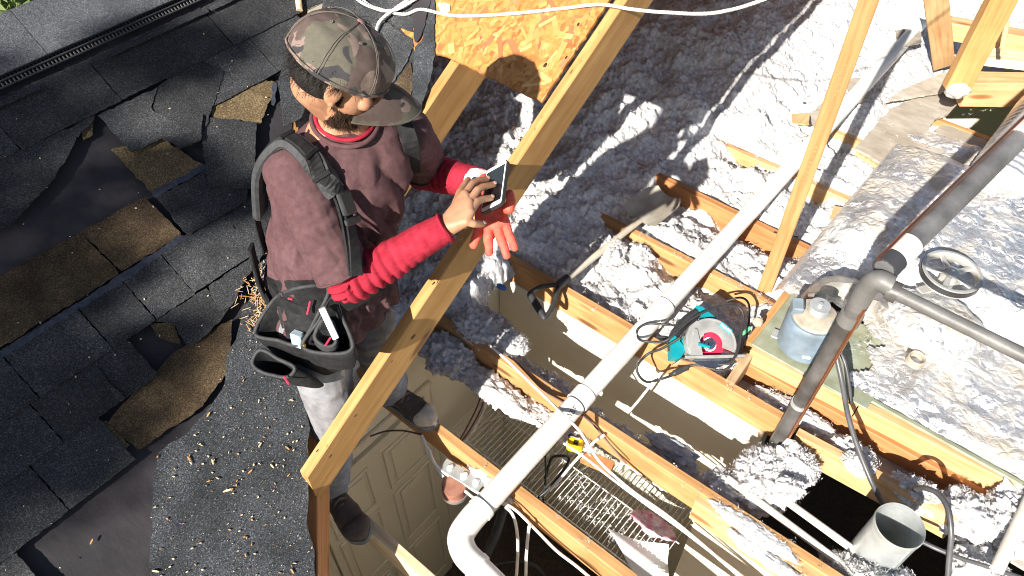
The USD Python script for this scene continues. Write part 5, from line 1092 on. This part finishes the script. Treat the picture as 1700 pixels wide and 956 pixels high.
# trousers
tro = [mani(loft([((.80, 1.41, .80), .165, .122, facH), ((.80, 1.41, .87), .172, .128, facH), ((.805, 1.41, .93), .158, .120, facH)])), *chain([hipR, knR, anR+[.006, 0, -.03]], [.106, .078, .072], 28), *chain([hipL, knL, anL+[0, 0, -.03]], [.106, .078, .072], 28)]
tm_ = skin(uni(tro), .010, 8)
for a in (anR, anL):
    pass
def tro_f(v):
    q = v*A([8, 8, 26])+2*fbm(v*5, 2, 4)[:, None]; h = .012*(np.abs(noise(q, 3)-.5)*2-.4)*(.5+1.0*np.exp(-((v[:, 2]-.15)/.12)**2)+.6*np.exp(-((v[:, 2]-.52)/.10)**2))
    return h+.012*(fbm(v*12, 3, 7)-.5)
man.part('trousers', push(tm_, tro_f), M_TROU, smooth=True)
# boots
def boot(ank, toe_dir, label, toe_mat):
    d = A(toe_dir, float); d /= np.linalg.norm(d); l = A([-d[1], d[0], 0]); hp = A([ank[0], ank[1], 0])-d*.065; hp[2] = .0
    yaw = math.atan2(d[1], d[0])
    F = lambda x, y, z: hp+d*x+l*y+A([0, 0, z])
    def sole_poly(g=.004): return [(x, y) for x, y in ((-.012-g, 0), (.0, .030+g), (.06, .034+g), (.12, .034+g), (.19, .046+g), (.24, .044+g), (.275, .030+g), (.292+g, .0), (.275, -.030-g), (.24, -.044-g), (.19, -.044-g), (.12, -.034-g), (.06, -.034-g), (.0, -.030-g))]
    sp_ = sg.Polygon(catmull(sole_poly(), 4, closed=True))
    to = lambda q, h: hp+np.outer(q[:, 0], d)+np.outer(q[:, 1], l)+np.outer(h, [0, 0, 1.])
    b = man.part('boot', skin([m3.Manifold.batch_hull([ell((0, 0, 0), (1, 1, 1)).scale([.01]*3).translate(list(map(float, F(.005, 0, .05)))), sph(F(.03, 0, .065), .038), sph(F(.11, 0, .06), .040)]),
        m3.Manifold.batch_hull([sph(F(.10, 0, .075), .038), sph(F(.19, .012, .052), .036), sph(F(.19, -.012, .052), .036)]), m3.Manifold.batch_hull([sph(F(.18, .014, .052), .036), sph(F(.18, -.014, .052), .036), sph(F(.250, .008, .046), .033), sph(F(.250, -.010, .046), .033)]),
        *chain([F(.045, 0, .08), F(.060, 0, .145), F(.062, 0, .18)], [.042, .043, .045])], .008, 8), M_BOOT, smooth=True, label=label)
    s = man.part('sole', slab(list(sp_.exterior.coords)[:-1], .026, lambda q, h: to(q, h+.004)), M_SOLE, smooth=30, under=b)
    man.part('toe_cap', moved(tri(m3.Manifold.batch_hull([sph((.238, .015, .047), .0375), sph((.238, -.015, .047), .0375), sph((.258, 0, .043), .036)]).refine_to_length(.006).trim_by_plane([.75, 0, -.5], .145)), np.vstack([np.c_[d, l, [0, 0, 1.], hp], [0, 0, 0, 1]])), toe_mat, smooth=40, under=b)
    lc = []
    for k in range(5):
        x = .105+k*.020; z = .120-k*.0085
        lc.append(tube(catmull([F(x, -.026, z-.012), F(x-.002, 0, z), F(x+.006, .026, z-.012)], 4), 0.0034, 6))
        lc.append(tube(catmull([F(x+.006, -.026, z-.012), F(x-.002, 0, z+.001), F(x, .026, z-.012)], 4), 0.0034, 6))
    man.part('laces', cat(lc), mat('boot_lace_%d' % int(abs(d[0]*100)), (.20, .14, .09), rough=.8), smooth=50, under=b, kind='stuff')
boot(anR, (-.16, -.98, 0), 'boot in shade on the lower joist', M_BOOT)
boot(anL, (.10, -.98, 0), 'boot with a pale scuffed toe', M_TOE)

# ---- hair and beard
def strands(P, D, L, w, curl, seed):
    r = np.random.default_rng(seed); V, F = [], []
    for p, d, l in zip(P, D, L):
        s = np.cross(d, r.normal(size=3)); s /= np.linalg.norm(s)+1e-9; b = np.cross(d, s); o = len(V)
        c = r.normal(size=3)*curl
        for k in range(4):
            t = k/3; q = p+d*l*t+c*l*t*t; ww = w*(1-.75*t); V += [q-s*ww, q+s*ww]
        for k in range(3): a = o+2*k; F += [(a, a+1, a+3), (a, a+3, a+2)]
    return trimesh.Trimesh(V, F, process=False)
r_ = np.random.default_rng(4)
hv = headm.refine_to_length(.006); hv = tri(hv); loc = (hv.vertices-HC)@HM[:3, :3]; nrm = hv.vertex_normals
beard = ((loc[:, 0] > .02) & (loc[:, 2] < -.058) & ~((loc[:, 0] > .085) & (np.abs(loc[:, 2]+.072) < .010) & (np.abs(loc[:, 1]) < .02))) | ((np.abs(loc[:, 1]) > .048) & (loc[:, 0] > .008) & (loc[:, 0] < .020) & (loc[:, 2] < -.02) & (loc[:, 2] > -.07))
beard &= loc[:, 2] > -.150
bfc = hv.faces[beard[hv.faces].all(1)]; bsh = trimesh.Trimesh(hv.vertices+nrm*.0018, bfc, process=False); bsh.remove_unreferenced_vertices()
bi = np.where(beard)[0]; bi = bi[r_.integers(0, len(bi), 5200)]
tang = lambda n, t: (t-n*(n@t)[:, None])
D = tang(nrm[bi], -hu*.8+hf*.25)+nrm[bi]*.35+r_.normal(size=(len(bi), 3))*.30; D /= np.linalg.norm(D, axis=1, keepdims=True)
man.part('beard', cat(bsh, strands(hv.vertices[bi]+r_.normal(size=(len(bi), 3))*.0015, D, r_.uniform(.005, .015, len(bi)), .0009, .4, 1)), M_BEARD, kind='stuff')
hairm = (loc[:, 2] < .06) & (loc[:, 2] > -.075) & ((loc[:, 0] < -.034) | ((loc[:, 2] > .014) & (loc[:, 0] < .0))) & (np.abs(loc[:, 1]) < .086)
hi_ = np.where(hairm)[0]; hi_ = hi_[r_.integers(0, len(hi_), 7000)]
D = tang(nrm[hi_], -hu*.9-hf*.25)+nrm[hi_]*.22+r_.normal(size=(len(hi_), 3))*.22; D /= np.linalg.norm(D, axis=1, keepdims=True)
man.part('hair', cat(strands(hv.vertices[hi_]+nrm[hi_]*.004, D, r_.uniform(.010, .024, len(hi_)), .0012, .5, 2), moved(tri(ell((-.034, 0, -.012), (.076, .0800, .060)).refine_to_length(.01)), HM)), M_HAIR, smooth=False, kind='stuff')
# ---- camouflage cap
def camo_extra(N, Lk):
    N['c1'] = ('noise_texture', {'scale': 10.0, 'detail': 2.0, 'distortion': .9}); N['c2'] = ('noise_texture', {'scale': 11.5, 'detail': 2.0, 'distortion': 1.1}); N['c3'] = ('noise_texture', {'scale': 13.0, 'detail': 2.0, 'distortion': .8})
    N['o2'] = ('mapping', {'location': (3.1, 7.7, 1.3)}); N['o3'] = ('mapping', {'location': (9.1, 2.7, 5.3)})
    for k, (a, b) in enumerate((((.50), (.515)), ((.54), (.555)), ((.60), (.615)))): N['t%d' % (k+1)] = ('rgb_ramp', {'ramp': [(a, (0, 0, 0)), (b, (1, 1, 1))]})
    N['m1'] = ('mix_color', {'blend_type': 'mix', 'a': (.105, .096, .075), 'b': (.092, .066, .058)}); N['m2'] = ('mix_color', {'blend_type': 'mix', 'b': (.20, .145, .125)}); N['m3'] = ('mix_color', {'blend_type': 'mix', 'b': (.046, .043, .046)})
    N['mf'] = ('mix_color', {'blend_type': 'multiply', 'fac': .5})
    for i, l in enumerate(Lk):
        if l[1] == 'p.base_color': Lk[i] = (l[0], 'mf.b')
    Lk += [('tc.object', 'c1.vector'), ('tc.object', 'o2.vector'), ('o2.vector', 'c2.vector'), ('tc.object', 'o3.vector'), ('o3.vector', 'c3.vector'), ('c1.fac', 't1.fac'), ('c2.fac', 't2.fac'), ('c3.fac', 't3.fac'), ('t1.color', 'm1.fac'), ('m1.result', 'm2.a'), ('t2.color', 'm2.fac'), ('m2.result', 'm3.a'), ('t3.color', 'm3.fac'), ('m3.result', 'mf.a'), ('mf.result', 'p.base_color')]
M_CAMO = mat('camouflage_cloth', (.75, .75, .75), (1., 1., 1.), scale=90, rough=.95, spec=.15, bump=.4, bscale=700, bdist=.002, extra=camo_extra)
ca, cb, ch = .124, .106, .118; cz = .014
th, ph = np.meshgrid(np.linspace(0, 2*np.pi, 96, endpoint=False), np.linspace(0.0, np.pi/2, 26), indexing='ij')
def crown(t, p, o=0.):
    prof = np.cos(p)**.92; zz = np.sin(p)**.78
    seam = 1+.010*np.cos(6*t)*np.cos(p)
    x, y, z = (ca+o)*prof*np.cos(t)*seam, (cb+o)*prof*np.sin(t)*seam, (ch+o)*zz*(1-.06*np.cos(t)*np.cos(p))
    return np.stack([x-.006, y, z+cz], -1)
cv = crown(th, ph).reshape(-1, 3); dent = (fbm(cv*22, 3, 6)-.5)*.009+(np.abs(noise(cv*A([16, 30, 20]), 9)-.5)-.2)*.010; cv = cv*(1+dent/.1)[:, None]
n2 = 26; ci = np.arange(96*26).reshape(96, 26); qd = np.stack([ci, np.roll(ci, -1, 0)], -1); q = np.stack([qd[:, :-1, 0], qd[:, :-1, 1], qd[:, 1:, 1], qd[:, 1:, 0]], -1).reshape(-1, 4)
cm = trimesh.Trimesh(np.vstack([cv, cv*[.97, .97, .97]]), np.vstack([q[:, [0, 1, 2]], q[:, [0, 2, 3]], q[:, [2, 1, 0]]+len(cv), q[:, [3, 2, 0]]+len(cv)]), process=False)
cp = man.part('cap', moved(cm, HM), M_CAMO, smooth=True)
M_SEAM = mat('cap_thread', (.10, .085, .07), (.17, .14, .12), scale=90, rough=.95)
sm_ = []
for k in range(6):
    t = math.pi/6+k*math.pi/3 - math.pi/6
    P = A([crown(A(t), A(p), .0022) for p in np.linspace(.02, 1.55, 24)]); P = P[:, :] if P.ndim == 2 else P.reshape(-1, 3)
    for o in (-.0030, .0030): sm_.append(tube(P+np.outer(np.cos(np.linspace(.02, 1.55, 24)), [-math.sin(t)*o, math.cos(t)*o, 0]), .0007, 5))
man.part('cap_seams', moved(cat(sm_), HM), M_SEAM, smooth=True, under=cp, kind='stuff')
man.part('cap_button', moved(ico((-.006, 0, ch+cz+.001), .0095, 2, s=(1, 1, .55)), HM), mat('button_cloth', (.20, .12, .10), rough=.9), smooth=True, under=cp)
ey = []
for k in range(6):
    t = math.pi/6+k*math.pi/3; p = .95; c = crown(A(t), A(p), .001).reshape(3); nn = c-A([-.006, 0, cz]); nn /= np.linalg.norm(nn)
    ey.append(lathe([(.0015, 0), (.0036, 0), (.0036, .0016), (.0015, .0016), (.0015, 0)], 14, frame(c, np.cross(nn, [.2, .3, .9]), nn)))
for e in ey: man.part('eyelet', moved(e, HM), M_SEAM, under=cp)
# brim
bu, bw = np.meshgrid(np.linspace(0, 1, 14), np.linspace(-1, 1, 31), indexing='ij'); u, w = bu.ravel(), bw.ravel()
ang_ = w*1.12; inner = np.c_[ca*np.cos(ang_)-.006, cb*np.sin(ang_)]; length = .098*(1-np.abs(w)**2.8)+.004
bx_ = inner[:, 0]+u*length; by_ = inner[:, 1]*(1-.04*u); bz_ = cz+.004-.055*(by_/.09)**2*(1-.0*u)-.020*u*u*1.0+.012*u*(1-u)
bv = np.c_[bx_, by_, bz_]; bi = np.arange(14*31).reshape(14, 31); q = np.stack([bi[:-1, :-1], bi[1:, :-1], bi[1:, 1:], bi[:-1, 1:]], -1).reshape(-1, 4); f_ = np.vstack([q[:, [0, 1, 2]], q[:, [0, 2, 3]]])
man.part('cap_brim', moved(trimesh.Trimesh(np.vstack([bv, bv-[0, 0, .0035]]), np.vstack([f_, f_[:, ::-1]+len(bv)]), process=False), HM), M_CAMO, smooth=50, under=cp)
edge = bv[bi[-1]]; man.part('brim_edge', moved(tube(edge-[0, 0, .0017], .0028, 8), HM), M_CAMO, smooth=True, under=cp)
man.part('cap_band', moved(tube(A([crown(A(t), A(.03), .001).reshape(3) for t in np.linspace(0, 2*np.pi, 64, endpoint=False)]), .0030, 8, closed=True), HM), M_CAMO, smooth=True, under=cp)

# ---- tool harness on the shoulder
def on(mesh, pts, lift):
    out = []
    if isinstance(mesh, list): mesh = trimesh.util.concatenate([trimesh.Trimesh(m.vertices, m.faces, process=False) for m in mesh])
    for a, b in pts:
        d = ray(a, b); 
        v0, v1, v2 = [mesh.vertices[mesh.faces[:, k]] for k in range(3)]
        e1, e2 = v1-v0, v2-v0; h = np.cross(d, e2); det = (e1*h).sum(1); det[np.abs(det) < 1e-12] = 1e-12; s = CAM-v0; u = (s*h).sum(1)/det; q = np.cross(s, e1); v = (q@d)/det; t = (e2*q).sum(1)/det
        ok = (u >= 0) & (v >= 0) & (u+v <= 1) & (t > 0)
        if not ok.any(): out.append(None); continue
        i = np.where(ok)[0][t[ok].argmin()]; n = mesh.face_normals[i]; out.append((CAM+d*t[i]+n*lift, n))
    return out
har = Thing('tool_harness', 'black padded tool belt suspenders over the maroon shirt', 'harness', (.75, 1.38, 1.2))
def strap(P, N, w, t, k=5):
    P = catmull(P, k); N = catmull(N, k); T = np.gradient(P, axis=0); T /= np.linalg.norm(T, axis=1, keepdims=True); B = np.cross(T, N); B /= np.linalg.norm(B, axis=1, keepdims=True); N = np.cross(B, T)
    sec = [(-w/2, 0), (-w/2+t*.6, t), (w/2-t*.6, t), (w/2, 0), (w/2-t*.3, -t*.6), (-w/2+t*.3, -t*.6)]; n = len(P); k2 = len(sec)
    V = np.vstack([P[i]+B[i]*a+N[i]*b for i in range(n) for a, b in sec]); F = [(i*k2+j, i*k2+(j+1) % k2, (i+1)*k2+(j+1) % k2) for i in range(n-1) for j in range(k2)]+[(i*k2+j, (i+1)*k2+(j+1) % k2, (i+1)*k2+j) for i in range(n-1) for j in range(k2)]
    F += [(0, j+1, j) for j in range(1, k2-1)]+[((n-1)*k2, (n-1)*k2+j, (n-1)*k2+j+1) for j in range(1, k2-1)]
    m = trimesh.Trimesh(V, F, process=False); m.fix_normals(); return m
hit = [h for h in on([shirt]+sleeves, [(450, 236), (480, 240), (510, 262), (535, 288), (552, 318), (566, 360), (578, 410), (588, 455)], .010) if h]
back = [((.700, 1.488, 1.10), (-.6, .8, 0)), ((.708, 1.484, 1.24), (-.5, .8, .1)), ((.730, 1.458, 1.375), (-.3, .7, .6)), ((.757, 1.42, 1.450), (-.1, .35, .9))]
PP = [A(p) for p, n in back]+[h[0] for h in hit]; NN = [A(n, float)/np.linalg.norm(n) for p, n in back]+[h[1] for h in hit]
pad = har.part('shoulder_pad', strap(PP[1:8], NN[1:8], .062, .014), M_NYLG)
har.part('webbing', strap([p+n*.014 for p, n in zip(PP, NN)], NN, .032, .003), M_NYL, under=pad)
har.part('webbing', strap(PP[6:], NN[6:], .036, .004), M_NYL)
har.part('back_webbing', strap([A([.660, 1.505, 1.14]), A([.640, 1.49, 1.02]), A([.63, 1.45, .93])], [A([-.7, .7, 0.]), A([-.8, .6, 0]), A([-.9, .4, 0])], .045, .006), M_NYL)
for k in range(4, 7):
    i = k; Mx = frame(PP[i]+NN[i]*.018, PP[i+1]-PP[i], NN[i]); har.part('strap_loop', moved(rbox(.012, .050, .006, .002), Mx), M_NYL, under=pad)
bk = frame(PP[7]*.5+PP[8]*.5+(NN[7]+NN[8])*.011, PP[8]-PP[7], NN[7]+NN[8])
har.part('buckle', moved(rbox(.060, .048, .016, .005), bk), M_BLK, smooth=40)
har.part('buckle', moved(rbox(.020, .056, .012, .004), frame(bk[:3, 3]+bk[:3, 0]*.045, bk[:3, 0], bk[:3, 2])), M_BLK, smooth=40)
hitL = [h for h in on([shirt]+sleeves, [(672, 205), (682, 240), (686, 280), (684, 320), (676, 360)], .008) if h]
if len(hitL) > 2: har.part('webbing', strap([h[0] for h in hitL], [h[1] for h in hitL], .045, .006), M_NYL)
belt = [((.83, 1.395, z), .195 if z < 1.0 else .190, .165, (facH+facT)/2) for z in (.985, .99, 1.03, 1.035)]
bl = loft([(C, a, b, y) for C, a, b, y in belt], 64)
har.part('waist_belt', bl, M_NYL, smooth=30)
hitb = on(bl, [(703, 352)], .004)
if hitb[0]: har.part('belt_buckle', moved(rbox(.05, .04, .014, .004), frame(hitb[0][0], np.cross([0, 0, 1.], hitb[0][1]), hitb[0][1])), M_BLK, smooth=40)

def clear(a, b, z, gap=.022):
    p = at(a, b, z); t = np.linalg.norm(p-CAM); w = (CAM-p)/t
    for m in (shirt, tm_):
        h_ = on(m, [(a, b)], 0.)[0]
        if h_ and np.linalg.norm(h_[0]-CAM) < np.linalg.norm(p-CAM)+gap: p = h_[0]+w*gap
    return p
# ---- pouches
def pouch(T, name, rim, drop, tw, mat_, inset=.010, shift=(0, 0, 0), n=10, lip=True, label=None):
    R = catmull([clear(r[0], r[1], r[2]+.06) for r in rim], n, closed=True); c = R.mean(0); k = len(R); lv = 9; V = []
    def ringo(f, ins): 
        s = 1-(1-tw)*f**1.6; q = c+(R-c)*s; z = R[:, 2:]*(1-f)+(c[2])*f
        q = np.c_[q[:, :2], z[:, 0]]; q = q+A(shift)*f-A([0, 0, drop])*f
        bul = 1+.08*math.sin(f*math.pi); cc = q.mean(0); q = cc+(q-cc)*A([bul, bul, 1]); d = q-cc; d[:, 2] = 0; l = np.linalg.norm(d, axis=1, keepdims=True); return q-d/np.maximum(l, 1e-6)*ins
    for f in np.linspace(1, 0, lv): V.append(ringo(f, 0))
    for f in np.linspace(0, .93, lv): V.append(ringo(f, inset))
    V = np.vstack(V); L = 2*lv; F = []
    for i in range(L-1):
        for j in range(k): a, b = i*k+j, i*k+(j+1) % k; F += [(a, b, b+k), (a, b+k, a+k)]
    V = np.vstack([V, V[:k].mean(0)[None], V[-k:].mean(0)[None]])
    for j in range(k): F += [(L*k, (j+1) % k, j), (L*k+1, (L-1)*k+j, (L-1)*k+(j+1) % k)]
    vv, ff = V, A(F); vv = vv+(np.c_[[fbm(vv*18, 2, s) for s in (1, 2, 3)]].T-.5)*.010
    m = trimesh.Trimesh(vv, ff, process=False); m.fix_normals()
    p = T.part(name, m, mat_, smooth=50, label=label)
    if lip: T.part('binding', tube(ringo(0, inset/2)+[0, 0, .002], .0055, 8, closed=True), M_NYLG, smooth=60, under=p)
    return p
bagc = at(500, 545, .88)
bag = Thing('tool_pouch', 'black nylon tool pouch with open pockets hanging at the man\'s hip over the roof', 'tool pouch', bagc)
pouch(bag, 'main_pocket', [(421, 552, .85), (456, 494, .93), (500, 478, .955), (548, 478, .955), (530, 525, .92), (498, 574, .86), (458, 566, .85)], .25, .66, M_NYL, shift=(.03, -.02, 0))
pouch(bag, 'side_pocket', [(500, 576, .865), (528, 530, .92), (550, 492, .945), (568, 520, .93), (588, 578, .875), (548, 590, .86)], .13, .76, M_NYL, shift=(-.0, .0, 0))
pouch(bag, 'front_pocket', [(417, 604, .79), (432, 580, .82), (470, 598, .815), (492, 612, .81), (478, 628, .785), (440, 622, .775)], .12, .85, M_NYL, shift=(.06, -.02, 0))
pouch(bag, 'small_pocket', [(520, 560, .90), (535, 530, .92), (555, 535, .92), (560, 570, .885), (540, 578, .88)], .06, .7, M_NYLG, shift=(0, 0, 0))
for (a, b, c_, d__) in ((515, 500, 510, 522), (549, 560, 540, 574), (471, 625, 480, 638), (478, 495, 486, 497)):
    z0 = 1.0 if b < 530 else (.965 if b < 600 else .865)
    p, q = clear(a, b, z0, .035), clear(c_, d__, z0-.005, .035); bag.part('red_tag', moved(rbox(np.linalg.norm(q-p), .006, .004, .001), frame((p+q)/2, q-p)), mat('red_tag_%d' % a, (.45, .02, .06), rough=.7))
pg = np.linspace(0, 1, 12); pn = []
for yy in pg:
    for xx in pg:
        a = (455*(1-xx)+558*xx)*(1-yy)+(478*(1-xx)+592*xx)*yy; b = 466*(1-yy)+(572*(1-xx)+585*xx)*yy; h_ = on([shirt, tm_], [(a, b)], 0.)[0]
        pn.append(None if h_ is None else h_[0]+(CAM-h_[0])/np.linalg.norm(CAM-h_[0])*.010)
tt = [np.linalg.norm(p-CAM) for p in pn if p is not None]; md = float(np.median(tt)); pv_, pf_ = [], []
for k_, p in enumerate(pn):
    yy, xx = pg[k_//12], pg[k_%12]; a = (455*(1-xx)+558*xx)*(1-yy)+(478*(1-xx)+592*xx)*yy; b = 466*(1-yy)+(572*(1-xx)+585*xx)*yy; d_ = ray(a, b); d_ /= np.linalg.norm(d_)
    pv_.append(p if p is not None else CAM+d_*(md+.01))
for j_ in range(11):
    for i_ in range(11): a = j_*12+i_; pf_ += [(a, a+1, a+13), (a, a+13, a+12)]
pv_ = A(pv_); back_ = pv_-A([ray(500, 520)])*0+((pv_-CAM)/np.linalg.norm(pv_-CAM, axis=1, keepdims=True))*.008
bag.part('inner_back', trimesh.Trimesh(np.vstack([pv_, back_]), np.vstack([A(pf_), A(pf_)[:, ::-1]+len(pv_)]), process=False), M_NYL, smooth=60)
bq = [clear(450, 468, 1.03, .012), clear(552, 466, 1.03, .012), clear(468, 545, .93, .012), clear(578, 556, .93, .012)]
bag.part('back_panel', slab([(0, 0), (1, 0), (1, 1), (0, 1)], 1.0, lambda q, h: A([(bq[0]*(1-x)*y+bq[1]*x*y+bq[2]*(1-x)*(1-y)+bq[3]*x*(1-y))+A([.010, .012, 0])*hh for (x, y), hh in zip(q, h)])), M_NYL)
bag.part('rivet', ico(clear(505, 573, .945, .03), .006, 2), M_BRASS, smooth=True)
bag.part('hanger_strap', strap([A([.63, 1.46, 1.0]), A([.632, 1.462, .96]), A([.635, 1.455, .90])], [A([-1, .3, 0.])]*3, .05, .005), M_NYL)
bag.part('hanger_strap', tube(catmull([at(456, 440, 1.0), at(452, 470, .97), at(458, 500, .93), at(468, 530, .88)], 5), .006, 8, sx=.5), M_NYL, smooth=60)
lv0, lv1 = clear(535, 513, 1.03, .05), clear(558, 562, .955, .05)
lvl = Thing('white_level', 'white plastic tool sticking out of the side pocket of the pouch', 'tool', lv0)
lvl.part('bar', moved(rbox(np.linalg.norm(lv1-lv0), .018, .010, .002), frame((lv0+lv1)/2, lv1-lv0, vdir(lv0))), mat('white_plastic', (.70, .68, .70), (.78, .76, .78), rough=.4), smooth=40)
lvl.part('end_cap', moved(rbox(.006, .019, .011, .002), frame(lv0, lv1-lv0, vdir(lv0))), mat('grey_cap', (.4, .38, .4), rough=.5))
g0, g1 = clear(487, 560, .945, .03), clear(504, 566, .945, .03)
single('blue_grey_tin', moved(rbox(.036, .026, .05, .004), frame(clear(495, 563, .93, .03), g1-g0, (.1, .1, 1))), mat('blue_grey_tin', (.20, .26, .29), (.30, .37, .40), scale=30, rough=.45), 'small blue grey tin standing in the open main pocket of the pouch', 'tin', smooth=40)
# ---- phone
Wp, Lp, c0 = .080, .155, PHC
PM = np.eye(4); PM[:3, :3] = PHR; PM[:3, 3] = c0
phone = Thing('phone', 'white edged smartphone in dark case held by the gloved hand', 'phone', c0)
def rrect(w, h, r, t, z, mt, nm): 
    m = trimesh.creation.extrude_polygon(sg.box(-w/2+r, -h/2+r, w/2-r, h/2-r).buffer(r), t, engine='earcut'); m.apply_translation((0, 0, z)); phone.part(nm, moved(m, PM), mt, smooth=30)
sg_ = 1 if PM[:3, 2]@vdir(c0) > 0 else -1
rrect(Wp, Lp, .012, .009, -.006 if sg_ > 0 else -.003, M_BLK, 'case')
rrect(Wp-.006, Lp-.006, .009, .0012, .0031 if sg_ > 0 else -.0043, M_LABEL, 'front_frame')
rrect(Wp-.013, Lp-.032, .002, .0008, .0044 if sg_ > 0 else -.0052, mat('screen_glass', (.008, .008, .01), rough=.08, spec=.6, coat=.5), 'screen')
mb = trimesh.creation.cylinder(.005, .0014, sections=20); mb.apply_translation((0, -Lp/2+.010, .0046*sg_)); phone.part('home_button', moved(mb, PM), M_GALV)

# ------------------------------------------------------------------ trees outside: one beyond the ridge, one whose boughs shade the shingles
M_LEAF = mat('leaves', (.05, .085, .018), (.11, .15, .035), scale=9, rough=.7, world=True)
M_BARK = mat('bark', (.07, .05, .035), (.13, .10, .07), scale=20, rough=.95, stretch=(1, 1, .2))
trng = np.random.default_rng(23)
def leaves(C, R, n, size):
    d = trng.normal(size=(n, 3)); d /= np.linalg.norm(d, axis=1, keepdims=True); P = A(C)+d*(A(R)*trng.random((n, 1))**.45)
    V = np.empty((n, 4, 3)); t = trng.normal(size=(n, 3)); t /= np.linalg.norm(t, axis=1, keepdims=True); b = np.cross(t, trng.normal(size=(n, 3))); b /= np.linalg.norm(b, axis=1, keepdims=True); s = size*trng.uniform(.6, 1.3, (n, 1))
    V[:, 0], V[:, 1], V[:, 2], V[:, 3] = P-t*s, P-b*s*.45, P+t*s, P+b*s*.45
    k = np.arange(n)[:, None]*4; return trimesh.Trimesh(V.reshape(-1, 3), np.vstack([k+[0, 1, 2], k+[0, 2, 3]]), process=False)
def tree(label, base, top, clusters, size, r0):
    t = Thing('leafy_tree', label, 'tree', base); base, top = A(base, float), A(top, float)
    tr = t.part('trunk', tube([base, base*.6+top*.4+[.1, .05, 0], top], [r0, r0*.7, r0*.35], 12), M_BARK, smooth=60)
    ls = []
    for c, R, n in clusters:
        c = A(c); f = np.clip((c[2]-base[2])/(top[2]-base[2])-.25, .2, .95); s = base*(1-f)+top*f
        t.part('limb', tube(catmull([s, (s+c)/2+[0, 0, .15], c], 4), np.linspace(r0*.3, r0*.08, 9), 7), M_BARK, smooth=60, under=tr)
        ls.append(leaves(c, R, n, size))
    t.part('crown', cat(ls), M_LEAF, kind='stuff')
gp_ = [at(a, b, z) for a, b, z in ((5, 5, -1.0), (45, 12, -1.2), (80, -4, -.8), (-30, 20, -1.1), (20, -30, -.6), (70, -40, -.4), (120, -60, -.3))]
tree('sunlit leafy tree top showing beyond the roof ridge at the upper left corner', (gp_[0][0], gp_[0][1]+.6, -2.85), gp_[0]+A([0, .5, 1.2]), [(p, (.5, .5, .4), 420) for p in gp_], .06, .12)
def shade(px_, py_, dist, R, n): p = onplane(px_, py_, RO, NR); return (p+SUN*dist, (R, R, R*.8), n)
tree('tree outside the picture whose boughs shade the shingles', (-9.5, .6, -2.85), (-8.2, 1.0, 6.0), [shade(300, 85, 8, .16, 260), shade(60, 640, 8, .22,  170), (*shade(235, 595, 7.5, .15, 160),), shade(60, 300, 8.2, .22,  170), shade(-60, 480, 8, .3, 260), shade(30, 180, 8.2, .22,  170), shade(390, 330, 7.8, .12, 130), shade(140, 470, 7.9, .16, 130), shade(-40, 800, 8, .3, 400), shade(300, 280, 8, .12, 120), shade(150, 730, 8, .14, 120)], .05, .16)
